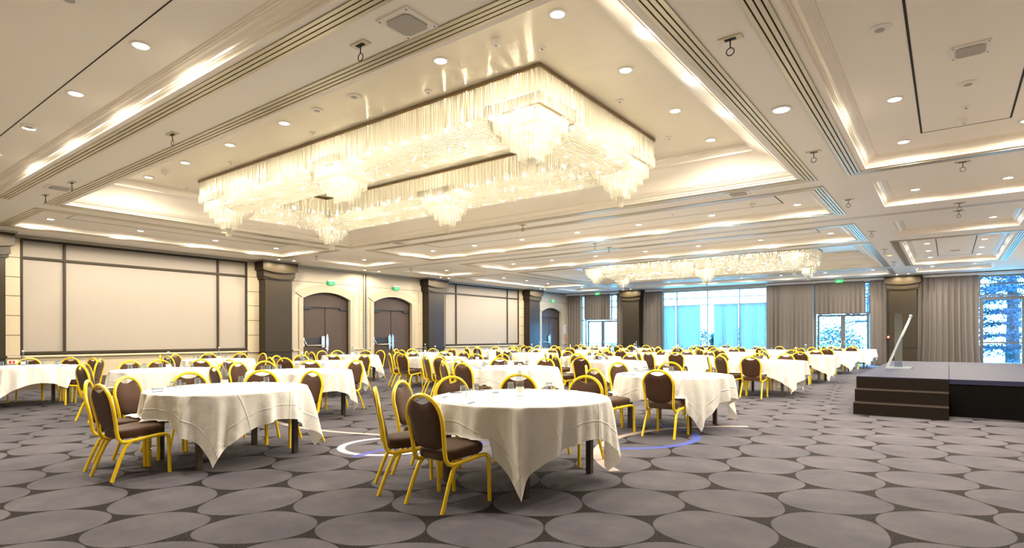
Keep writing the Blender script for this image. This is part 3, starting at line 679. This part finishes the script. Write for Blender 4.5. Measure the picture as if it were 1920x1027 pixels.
for x, y, l in ((-4.36, 3.45, 'rigging hook on the left beam, nearest the camera'), (-8.29, 3.45, 'rigging hook on the left beam, second from the top'), (-12.28, 3.46, 'rigging hook on the left beam beside the square speaker'), (-13.76, 3.46, 'rigging hook on the left beam, farthest out'),
                (-1.59, 5.43, 'rigging hook on the right beam, nearest the camera'), (-1.59, 9.53, 'rigging hook on the right beam, second from the camera'), (-1.6, 13.3, 'rigging hook on the right beam, third from the camera'), (-1.6, 17.7, 'rigging hook on the right beam, fourth from the camera'), (-1.62, 21.7, 'rigging hook on the right beam, fifth from the camera'), (-1.62, 25.6, 'rigging hook on the right beam, sixth from the camera'),
                (.18, 11.5, 'rigging hook between the two right-hand coffers'), (.18, 15.04, 'rigging hook before the partition track at right'), (.18, 15.95, 'rigging hook past the partition track at right'), (-8.3, 11.45, 'rigging hook beyond the near chandelier'), (-8.3, 15.05, 'rigging hook before the partition track, mid ceiling'), (-8.3, 15.95, 'rigging hook past the partition track, mid ceiling'), (-17.0, 11.6, 'rigging hook above the first dark column'), (-17.0, 15.9, 'rigging hook above the partition channel')): hook(x, y, l)
def speaker(x, y, z, label, s=1):
    t = thing('ceiling_speaker', label, 'speaker', (x * K, y * K, z * K), 0, 'square ceiling speakers'); t.scale = (s, s, s)
    MB(K).box(-.19, .19, -.19, .19, -.018, .002).build('frame', 'white', t)
    MB(K).prism([(-.10, -.14), (.10, -.14), (.14, -.10), (.14, .10), (.10, .14), (-.10, .14), (-.14, .10), (-.14, -.10)], -.03, -.016).build('grille', 'greymesh', t)
    for a in (-1, 1):
        for b in (-1, 1): MB(K).lathe([(.008, -.021), (.008, -.018)], 8, (a * .165, b * .165, 0)).build('screw', 'black', t)
speaker(-3.74, 3.46, H, 'square speaker set in the left beam near the top'); speaker(-12.87, 3.44, H, 'square speaker set in the left beam, farther away'); speaker(-12.7, 11.4, H, 'square speaker on the beam beyond the chandelier'); speaker(-3.2, 11.42, H, 'square speaker on the beam beyond the chandelier at right'); speaker(.18, 7.42, ZS, 'square speaker in the long coffer at the top right', .85); speaker(.18, 24.6, ZS, 'square speaker in the far right coffer', .85)
def disc(name, cat, x, y, z, label, prof, mat='white', group=None):
    t = thing(name, label, cat, (x * K, y * K, z * K), 0, group)
    MB(K).lathe(prof, 18).build('housing', mat, t, True); MB(K).lathe([(prof[-1][0] * .5, prof[-1][1] - .006), (prof[-1][0] * .5, prof[-1][1])], 14).build('core', 'dark' if name == 'sprinkler' else 'greymesh', t)
DP = [(.09, .001), (.095, -.008), (.08, -.018)]; SP = [(.065, .001), (.065, -.03), (.05, -.06), (.03, -.066)]; KP = [(.05, .001), (.05, -.01), (.02, -.025)]
for x, y, z, l in ((-.51, 6.4, ZS, 'flat white ceiling disc nearest the camera in the top right coffer'), (.18, 8.4, ZS, 'flat white ceiling disc past the speaker in the top right coffer'), (-5.94, 1.66, ZS, 'flat white ceiling disc at the top left corner'), (-9.97, 2.33, ZS, 'flat white ceiling disc low in the top left coffer'), (-6.52, 5.05, ZBG, 'flat white ceiling disc before the chandelier, right one'), (-7.35, 5.03, ZBG, 'flat white ceiling disc before the chandelier, left one')):
    disc('ceiling_disc', 'ceiling vent', x, y, z, l, DP, group='flat white ceiling discs')
for x, y, z, l in ((-4.03, 5.06, ZBG, 'smoke detector near the chandelier front corner'), (-12.49, 5.06, ZBG, 'smoke detector left of the chandelier'), (.17, 9.75, ZS, 'smoke detector in the top right coffer'), (-3.4, 13.2, ZS, 'smoke detector in the first shallow coffer')):
    disc('smoke_detector', 'smoke detector', x, y, z, l, SP, group='white smoke detectors')
for x, y, z, l in ((-3.71, 5.5, ZBG, 'dark sprinkler by the chandelier front corner'), (.18, 9.24, ZS, 'dark sprinkler in the top right coffer'), (-13.5, 5.9, ZBG, 'dark sprinkler left of the chandelier'), (-5.59, 5.55, ZBG, 'small sprinkler beside the chandelier front edge, right'), (-8.23, 5.55, ZBG, 'small sprinkler beside the chandelier front edge, middle'), (-10.85, 5.55, ZBG, 'small sprinkler beside the chandelier front edge, left'), (-3.68, 7.4, ZBG, 'small sprinkler right of the chandelier'), (-3.72, 9.29, ZBG, 'small sprinkler by the chandelier right corner'), (.18, 12.6, ZS, 'small sprinkler in the small right coffer'), (-5.2, 13.2, ZS, 'small sprinkler in the first shallow coffer')):
    disc('sprinkler', 'sprinkler', x, y, z, l, KP, group='ceiling sprinklers')

# exit signs
def exit_sign(x, y, z, face, label):
    t = thing('exit_sign', label, 'exit sign', (x * K, y * K, z * K), 0 if face == 'y' else -PI / 2, 'green exit signs')
    t.rotation_euler.z = 0 if face == 'y' else PI / 2; t.scale = (.78, .78, .78)
    MB(K).box(-.20, .20, -.02, .02, -.09, .09).build('sign_box', 'exit', t)
    MB(K).box(-.21, .21, -.022, .05, .09, .15).build('lamp_housing', 'white', t)
    def pict(x0, s):
        m = MB(K); yy = -.024
        m.lathe([(.016, -.001), (.016, .001)], 10); m.v = [(a + x0, yy + c * 0, .05 + b) for a, b, c in m.v]
        for q in ([(-.012, .03), (.012, .03), (.02, -.02), (-.004, -.02)], [(.0, -.02), (.02, -.02), (.045, -.06), (.03, -.07)], [(-.004, -.02), (.014, -.02), (-.03, -.07), (-.045, -.06)], [(.01, .03), (.045, .0), (.04, -.012), (.005, .012)], [(-.01, .03), (-.04, .01), (-.036, 0), (-.004, .014)]):
            m.add([(x0 + s * a, yy, b) for a, b in q], [(0, 1, 2, 3)])
        return m
    pict(-.09, 1).build('running_figure', 'exitw', t, fix=False)
    m = MB(K); m.box(-.01, .035, -.024, -.021, -.065, .06); m.build('door_pictogram', 'exitw', t)
    m = MB(K); m.add([(.075, -.024, -.012), (.12, -.024, -.012), (.12, -.024, -.04), (.165, -.024, .0), (.12, -.024, .04), (.12, -.024, .012), (.075, -.024, .012)], [(0, 1, 2, 3, 4, 5, 6)]); m.build('arrow', 'exitw', t)
exit_sign(XL + .10, 14.05, 3.52, 'x', 'green exit sign above the nearest arched door')
exit_sign(XL + .10, 17.45, 3.52, 'x', 'green exit sign above the second arched door')
exit_sign(XL + .10, 30.2, 3.56, 'x', 'green exit sign above the farthest arched door')
exit_sign(-17.3, YB - .32, 4.0, 'y', 'green exit sign above the left garden door')
exit_sign(-4.2, YB - .32, 4.0, 'y', 'green exit sign above the right garden door')

# wall fixtures
t = thing('fire_call_point', 'red fire call point on the far corner pier', 'fire alarm', ((XL + .05) * K, 31.8 * K, 1.28 * K)); MB(K).box(-.05, .02, -.06, .06, -.07, .07).build('box', 'red', t); MB(K).box(.02, .024, -.035, .035, -.035, .035).build('glass_front', 'white', t)
t = thing('wall_notice', 'small printed notice on the far corner pier above the red call point', 'notice', ((XL + .05) * K, 31.78 * K, 1.85 * K)); MB(K).box(-.03, .0, -.16, .16, -.28, .28).build('board', 'white', t); MB(K).box(0, .004, -.14, .14, -.26, .26).build('print', 'sign', t)
t = thing('wall_socket', 'white and red socket plate low on the left wall', 'socket', ((XL + .03) * K, 4.26 * K, .75 * K)); MB(K).box(-.03, .008, -.13, .1, -.05, .05).build('plate', 'white', t); MB(K).box(.008, .014, -.1, -.04, -.035, .035).build('red_socket', 'red', t); MB(K).box(.008, .014, -.02, .03, -.035, .035).build('red_socket', 'red', t)
t = thing('fire_call_point', 'red fire call point on the lectern column edge', 'fire alarm', (-2.2 * K, (YB - .55) * K, 1.32 * K)); MB(K).box(-.05, .05, -.04, .03, -.06, .06).build('box', 'red', t); MB(K).box(-.03, .03, -.044, -.04, -.03, .03).build('glass_front', 'white', t)

# ------------------------------------------------------------------ stage, steps, lectern
SZ = .64
st = thing('stage', 'low carpeted stage deck with black skirt at the right', 'stage', (0, 12.5 * K, 0))
yj = [0, 2.0, 4.0, 6.1, 8.1]; xj = [-1.38, 0, 1.4, 2.8]
for a, b in zip(xj, xj[1:]):
    for c, d in zip(yj, yj[1:]):
        if a < 0 and c == 0: c = .02
        MB(K).box(a + .004, b - .004, c + .004, d - .004, SZ - .08, SZ).build('deck_panel', 'stagetop', st)
MB(K).box(0, 2.8, .02, .05, 0, SZ - .08).build('skirt', 'skirt', st); MB(K).box(-1.36, -1.33, .03, 8.1, 0, SZ - .08).build('skirt', 'skirt', st)
MB(K).box(-1.33, 2.8, 8.05, 8.09, 0, SZ - .08).build('skirt', 'skirt', st)
ss = thing('stage_steps', 'three dark carpeted steps leading up to the stage', 'steps', (-.69 * K, 12.5 * K, 0))
for i, (yf, z, xo) in enumerate(((-.62, .215, .67), (-.31, .43, .68), (0.0, .64, .69))):
    MB(K).box(-xo - .0, .69, yf, .018, 0 if i == 0 else (.215, .43)[i - 1], z - .0 if i < 2 else .56).build('step', 'stageriser', ss)
    if i < 2: MB(K).box(-xo, .69, yf - .006, yf + .02, z - .018, z + .003).build('step_nosing', 'nosing', ss)
MB(K).box(-.69, .69, .0, .02, .56, .625).build('top_riser', 'stageriser', ss)
lc = thing('lectern', 'slanted clear acrylic lectern with aluminium arm on the stage', 'lectern', (-.9 * K, 16.0 * K, SZ * K))
MB(K).box(-.26, .24, -.20, .20, 0, .018).build('base_plate', 'acrylic', lc)
for s in (-1, 1): MB(K).box(-.26, .22, s * .19 - .02, s * .19 + .02, .0, .035).build('base_bar', 'alu', lc)
for s in (-1, 1):
    MB(K).prism([(-.26, .03), (-.228, .022), (.228, 1.185), (.2, 1.2)], s * .19 - .012, s * .19 + .012, 'y').build('slanted_arm', 'alu', lc)
MB(K).prism([(-.265, 1.335), (.205, 1.19), (.21, 1.205), (-.26, 1.35)], -.24, .24, 'y').build('reading_top', 'acrylic', lc)
MB(K).box(.19, .23, -.24, .24, 1.19, 1.225).build('lip', 'alu', lc)
MB(K).box(-.1, .05, -.012, .012, .018, 1.27).build('front_panel', 'acryltex', lc)

# ------------------------------------------------------------------ tables, cloths, chairs and what stands on the tables
TOPZ = .742; TR = .80
def make_table():
    t = thing('round_table', '', 'table')
    MB().lathe([(TR - .01, TOPZ - .028), (TR, TOPZ - .02), (TR, TOPZ - .006), (TR - .008, TOPZ - .001)], 40).build('tabletop', 'table', t)
    ap = MB()
    for a in (-.43, .43): ap.box(a - .012, a + .012, -.52, .52, TOPZ - .08, TOPZ - .03)
    for a in (-.52, .52): ap.box(-.43, .43, a - .012, a + .012, TOPZ - .08, TOPZ - .03)
    ap.build('apron', 'leg', t)
    for a in (-.43, .43):
        for b in (-.52, .52): MB().box(a - .026, a + .026, b - .026, b + .026, 0, TOPZ - .03).build('leg', 'leg', t)
    return t
def make_cloth(seed, rot, seats):
    rnd = random.Random(seed); side = 2.19; mb = MB(); N = 208; uv = []
    ph = [rnd.uniform(0, 6.28) for _ in range(6)]; nfold = 13
    rings = [0, .25, .5, .7, .775, .80, .806] ; drops = [0, .012, .03, .06, .1, .15, .2, .26, .32, .4, .48, .56, .64, .72]
    rr = [r for r in rings[1:]]
    mb.v.append((0, 0, TOPZ + .003)); uv.append((0, 0)); cols = []
    for i in range(N):
        f = 2 * PI * i / N; c, s_ = cos(f), sin(f); rm = side / 2 / max(abs(c), abs(s_)); hang = rm - TR - .006; col = []
        for r in rr:
            dz = .003 if r < .79 else .003 - (r - .79) * .2
            mb.v.append((r * c, r * s_, TOPZ + dz)); uv.append((r * c, r * s_)); col.append(len(mb.v) - 1)
        q = ((f - PI / 4 + PI / 4) % (PI / 2)) - PI / 4   # angle from the nearest corner
        cor = math.exp(-(q / .30) ** 2)
        for k in range(1, len(drops)):
            t_ = hang * drops[k] / drops[-1]
            wave = .040 * (1.2 - 2.2 * abs(sin(.5 * (nfold * f + ph[0] + .8 * sin(2 * f + ph[1]))))) * (.6 + .4 * sin(3 * f + ph[4])) + .030 * sin(21 * f + ph[2] + 1.2 * sin(3 * f)) * (.5 + .5 * sin(5 * f + ph[5])) + .010 * sin(33 * f + ph[3])
            fo = t_ / (t_ + .10)
            r = .812 + .012 * fo + wave * fo * (1.1 + t_ * 1.4) + .02 * t_ + cor * .10 * t_
            # cloth in the corner gathers: side edges swing towards the corner ridge
            df = -q * .30 * min(1, t_ / .55) * math.exp(-(q / .42) ** 2) + .25 * wave * t_
            z = TOPZ - .001 - t_ * (1 - .085 * cor)
            mb.v.append((r * cos(f + df), r * sin(f + df), max(.012, z))); uv.append(((TR + t_) * c, (TR + t_) * s_)); col.append(len(mb.v) - 1)
        cols.append(col)
    fs = []
    for i in range(N):
        a, b = cols[i], cols[(i + 1) % N]; mb.f.append((0, a[0], b[0]))
        for k in range(len(a) - 1): mb.f.append((a[k], a[k + 1], b[k + 1], b[k]))
    # where a chair is tucked in, the cloth rests on its seat instead of hanging through it
    cr_, sr_ = cos(rot), sin(rot)
    for i, (vx, vy, vz) in enumerate(mb.v):
        if vz > .489: continue
        wx, wy = vx * cr_ - vy * sr_, vx * sr_ + vy * cr_
        for cx, cy, rz in seats:
            dx, dy = wx - cx, wy - cy; lx = dx * cos(rz) + dy * sin(rz); ly = -dx * sin(rz) + dy * cos(rz)
            if abs(lx) < .232 and -.2 < ly < .262:
                ex = .489 - vz; k = 1 + min(.06, ex * .22) / max(.01, math.hypot(vx, vy)); mb.v[i] = (vx * k, vy * k, .489 + .004 * sin(40 * lx) + ex * .012); break
    me = mb.mesh('tablecloth', 'cloth', False); me.polygons.foreach_set('use_smooth', [True] * len(me.polygons))
    ul = me.uv_layers.new(name='flat')
    for l in me.loops: ul.data[l.index].uv = uv[l.vertex_index]
    return me

def make_chair():
    t = thing('banquet_chair', '', 'chair'); 
    half = [(.2035, .15, .372), (.203, .10, .368), (.196, -.06, .348), (.190, -.128, .339), (.186, -.168, .350), (.184, -.192, .385), (.184, -.202, .44), (.188, -.212, .52), (.199, -.230, .62), (.204, -.242, .675)]
    ar = [(.204 * cos(a), -.242 - .026 * sin(a), .675 + .187 * sin(a)) for a in [PI * i / 14 for i in range(1, 14)]]
    path = half + ar + [(-x, y, z) for x, y, z in half[::-1]]
    MB().tube(path, .0165, 8).build('back_frame', 'gold', t, True)
    for s in (-1, 1):
        p = [(s * .2035, .145, .3715), (s * .2045, .185, .374), (s * .205, .208, .370), (s * .2055, .226, .356), (s * .206, .237, .328), (s * .208, .240, .20), (s * .210, .243, .0)]
        lg = MB().tube(p, .0162, 8).build('leg', 'gold', t, True)
        MB().lathe([(.012, .0), (.015, .006), (.012, .016)], 8, (s * .192, .243, .10)).lathe([(.012, .0), (.015, .006), (.012, .016)], 8, (s * .192, .241, .24)).build('stacking_bumper', 'glass', lg)['kind'] = 'stuff'
    for s in (-1, 1):
        p = [(s * .192, -.06, .347), (s * .193, -.10, .334), (s * .196, -.135, .300), (s * .203, -.18, .20), (s * .213, -.255, .0)]
        MB().tube(p, .0162, 8).build('leg', 'gold', t, True)
    MB().tube([(-.198, 0, .352), (.198, 0, .352)], .009, 6).tube([(-.204, .18, .368), (.204, .18, .368)], .009, 6).build('seat_rail', 'gold', t)
    # cushion: rounded slab, wider at the front
    sm = MB(); prof = [(0, 0), (.5, 0), (.93, .02), (.985, .12), (1, .45), (.99, .78), (.95, .92), (.86, .99), (.6, 1.04), (.3, 1.07), (0, 1.08)]
    n = 32; vs = []
    for i in range(n):
        a = 2 * PI * i / n; c, s_ = cos(a), sin(a); e = 5.0; r = (abs(c) ** e + abs(s_) ** e) ** (-1 / e)
        for u, v in prof:
            y = .02 + .205 * r * s_ * u; hw = .186 + .02 * (y + .18) / .4; x = hw * r * c * u; z = .362 + .028 * (y + .19) / .4 + .084 * v; vs.append((x, y, z))
    L = len(prof); fs = [(i * L + j, ((i + 1) % n) * L + j, ((i + 1) % n) * L + j + 1, i * L + j + 1) for i in range(n) for j in range(L - 1)]
    sm.add(vs, fs); sm.build('seat', 'seat', t, True)
    # padded back with a handle gap under the top of the loop
    bm_ = MB(); W = .184; nx, nz = 16, 14
    def yb(z): return -.195 - (z - .5) * .235 - max(0, z - .72) * .02
    def zlo(x): return .445 + .075 * (abs(x) / W) ** 4.0
    def zhi(x): return min(.675 + .175 * math.sqrt(max(0, 1 - (x / .192) ** 2)), .792 + 3.0 * x * x)
    for sd in (1, -1):
        def P(u, v):
            x = -W + 2 * W * u; x *= (1 - .06 * (1 - v)); a, b = zlo(x), zhi(x); z = a + (b - a) * v
            k = max(0, 1 - (2 * u - 1) ** 4) ** .5 * max(0, 1 - (2 * v - 1) ** 6) ** .5
            return (x, yb(z) + sd * (.008 + (.020 if sd > 0 else .016) * k), z)
        bm_.grid(P, nx, nz)
    nn = (nx + 1) * (nz + 1); ed = [i for i in range(nx)] 
    def stitch(a, b): bm_.f.append((a, b, nn + b, nn + a))
    for i in range(nx): stitch(i, i + 1); stitch(nz * (nx + 1) + i, nz * (nx + 1) + i + 1)
    for j in range(nz): stitch(j * (nx + 1), (j + 1) * (nx + 1)); stitch(j * (nx + 1) + nx, (j + 1) * (nx + 1) + nx)
    bm_.build('backrest', 'seat', t, True)
    return t
def make_bottle():
    t = thing('water_bottle', '', 'bottle')
    MB().lathe([(.036, 0), (.038, .006), (.038, .15), (.034, .175), (.02, .215), (.0145, .235), (.0145, .268), (.017, .27), (.017, .278), (.0145, .28)], 16).build('glass_body', 'bottle', t, True)
    MB().lathe([(.0386, .035), (.0386, .085)], 16, cap=False).build('paper_label', 'label', t, True)
    MB().lathe([(.016, .278), (.018, .282), (.018, .297), (.012, .302)], 12).build('cap', 'label', t, True)
    return t
def make_glass():
    t = thing('tumbler', '', 'glass')
    MB().lathe([(.036, 0), (.034, .02), (.030, .085), (.030, .09), (.026, .09), (.027, .08), (.031, .02), (.0335, 0)], 14, cap=False).build('glass_wall', 'glass', t, True)
    MB().lathe([(.0285, .078), (.029, .088)], 14).build('thick_base', 'bottle', t, True)
    return t
T = {1: (-3.15, 4.3), 18: (-3.18, 8.08), 19: (-3.25, 13.76), 20: (-3.25, 18.1), 21: (-3.22, 22.8), 22: (-3.1, 27.0),
     2: (-6.28, 3.19), 12: (-6.25, 8.3), 17: (-6.05, 11.6), 25: (-5.95, 15.8), 24: (-5.9, 19.9), 23: (-5.75, 24.2),
     6: (-8.48, 5.48), 11: (-8.48, 9.95), 16: (-7.72, 13.75), 27: (-8.25, 17.7), 31: (-8.2, 22.0), 26: (-8.35, 26.7),
     3: (-10.75, 4.36), 7: (-11.2, 7.86), 10: (-11.0, 11.18), 14: (-10.9, 15.6), 29: (-11.5, 19.85), 28: (-11.2, 24.2),
     4: (-14.21, 3.28), 5: (-14.5, 7.1), 8: (-14.23, 10.87), 9: (-14.13, 14.0), 13: (-14.45, 18.1), 15: (-14.3, 21.1), 30: (-14.1, 25.6)}
ROWS = [('stage-side row', [1, 18, 19, 20, 21, 22]), ('second row from stage', [2, 12, 17, 25, 24, 23]), ('middle row', [6, 11, 16, 27, 31, 26]), ('fourth row from stage', [3, 7, 10, 14, 29, 28]), ('row along left wall', [4, 5, 8, 9, 13, 15, 30])]
WHERE = {}
for rn, ids in ROWS:
    for i, k in enumerate(ids): WHERE[k] = ('nearest table' if i == 0 else '%s table from front' % ORD[i]) + ', ' + rn
STD = [276, 243, 205, 166, 128, 94]
ANG = {1: [(-3.135, 3.325, -5), (-3.735, 3.44, -36.6), (201, 1.21), (166, 1.18), (127, 1.24), (89, 1.19)], 2: [(-6.2, 2.212, 3.4), (-6.75, 2.30, -27), (217, 1.12), (176, 1.0), (134, 1.05), (97, 1.11)],
       3: [277, 228, 186, 160, 129, 99], 4: [(51, 1.25), (96, 1.15), 130, 163, 205], 5: STD, 6: [(264, 1.36), 231, 203, 177, 138, 99], 7: [285, 261, 204, 171, 135, 99], 8: [265, 226, 187, 159, 120, 93],
       9: [270, 243, 198, 163, 128, 93], 10: [273, 243, 195, 168, 126, 93], 11: [270, 246, 214, 180, 135, 102], 12: [(273, 1.33), (249, 1.33), 216, 189, 138, 96],
       14: [266, 243, 217, 162, 126, 93], 16: [282, 252, 222, 150, 117, 97], 17: [270, 231, 198, 159, 123, 93], 18: [(-2.955, 7.246, 0), (246, 1.42), 213, 155, 114], 19: [(271, 1.22), 234, 207, 156, 114, 81],
       20: [273, 228, 200, 165, 119, 87], 21: [270, 231, 203, 165, 132, 93], 22: [272, 240, 205, 160, 134, 96], 23: [273, 237, 200, 165, 122, 80], 24: [270, 240, 214, 168, 132, 100],
       25: [281, 246, 222, 140, 105, 72], 26: [276, 248, 205, 165, 138, 92], 27: [273, 246, 224, 170, 133, 96], 28: [285, 250, 200, 158, 126, 92], 29: [276, 249, 207, 171, 122, 97], 30: [274, 250, 206, 156, 120, 82], 31: [278, 243, 216, 168, 128, 92]}
CORN = {1: -54, 2: -36, 18: -46, 19: -43, 20: -38, 21: -47}
tbl0, chr0, btl0, gls0 = make_table(), make_chair(), make_bottle(), make_glass()
used = {}
def use(proto, loc, rz, label, group):
    if not used.get(proto.name): used[proto.name] = 1; o = proto
    else: o = copy_tree(proto)
    o.location = loc; o.rotation_euler = (0, 0, rz); o['label'] = label; o['group'] = group; return o
paper_me = MB().box(-.075, .075, -.105, .105, 0, .0016).mesh('notepaper', 'paper'); 
# protos must be copied before any relabelling, so everything is laid out table by table, far to near
rnd = random.Random(99)
near = {1, 2, 18, 12, 3, 6, 19, 17, 11, 16, 4, 7}
for k in sorted(T, key=lambda q: -Vector((*T[q], 0)).dot(Fv)):
    x, y = T[k]; wh = WHERE[k]
    use(tbl0, (x, y, 0), 0, 'round banquet table with dark legs, ' + wh, 'round banquet tables')
    crz = math.radians(CORN.get(k, -45 + rnd.uniform(-6, 6)) - 45 + 90 * rnd.randrange(4))
    cs = []; gl = []
    for a in ANG.get(k, STD):
        fix = a if isinstance(a, tuple) and len(a) == 3 else None
        if fix: a = (math.degrees(math.atan2(fix[1] - y, fix[0] - x)), 1.2)
        a, r = a if isinstance(a, tuple) else (a, 1.22 + rnd.uniform(-.03, .06))
        an = math.radians(a + (0 if k in (1, 2, 18) else rnd.uniform(-3, 3))); off = max(r, 1.14) - .268
        p = (x + off * cos(an), y + off * sin(an), 0); cs.append((proj(p)[0], p, an + PI / 2 + rnd.uniform(-.07, .07)))
        if fix: cs[-1] = (proj((fix[0], fix[1], 0))[0], (fix[0], fix[1], 0), math.radians(fix[2]))
        ga = an + rnd.uniform(-.12, .12) + .12; gr = rnd.uniform(.46, .60); q = (x + gr * cos(ga), y + gr * sin(ga), TOPZ + .0035); gl.append((proj(q)[0], q, ga))
    o = link('tablecloth', make_cloth(11 + k % 5, crz, [(p[0] - x, p[1] - y, rz) for u, p, rz in cs]), None, (x, y, 0)); o.rotation_euler.z = crz; tag(o, 'white linen tablecloth hanging in points, ' + wh, 'tablecloth', 'white tablecloths')
    for i, (u, p, rz) in enumerate(sorted(cs)):
        use(chr0, p, rz, 'brown gold-framed banquet chair, %s from left at %s' % (ORD[i], wh), 'banquet chairs')
    for i, (u, q, ga) in enumerate(sorted(gl)):
        use(gls0, q, 0, 'upside-down clear tumbler, %s from left on %s' % (ORD[i], wh), 'tumblers on the tables')
        if k in near:
            pr = .68; pp = (x + pr * cos(ga - .22), y + pr * sin(ga - .22), TOPZ + .004)
            n_ = link('notepaper', paper_me, None, pp); n_.rotation_euler.z = ga + PI / 2 + rnd.uniform(-.3, .3); tag(n_, 'white notepaper sheet, %s from left on %s' % (ORD[i], wh), 'paper', 'notepaper on the tables')
            if 'pen' not in used:
                pen0 = thing('pen', '', 'pen'); MB().tube([(-.065, 0, .0045), (.055, 0, .0045)], .0045, 6).build('barrel', 'pen', pen0); MB().tube([(.055, 0, .0045), (.07, 0, .0045)], .004, 6, r2=.001).build('tip', 'chrome', pen0)
            use(pen0, (pp[0] + .02 * cos(ga), pp[1] + .02 * sin(ga), TOPZ + .0058), ga + rnd.uniform(-.5, 1.4), 'dark ballpoint pen, %s from left on %s' % (ORD[i], wh), 'pens on the tables')
    use(btl0, (x - .05 + (.02 if k == 1 else rnd.uniform(-.12, .12)), y + .03 + rnd.uniform(-.06, .1), TOPZ + .0035), 0, 'clear glass water bottle standing on ' + wh, 'water bottles')
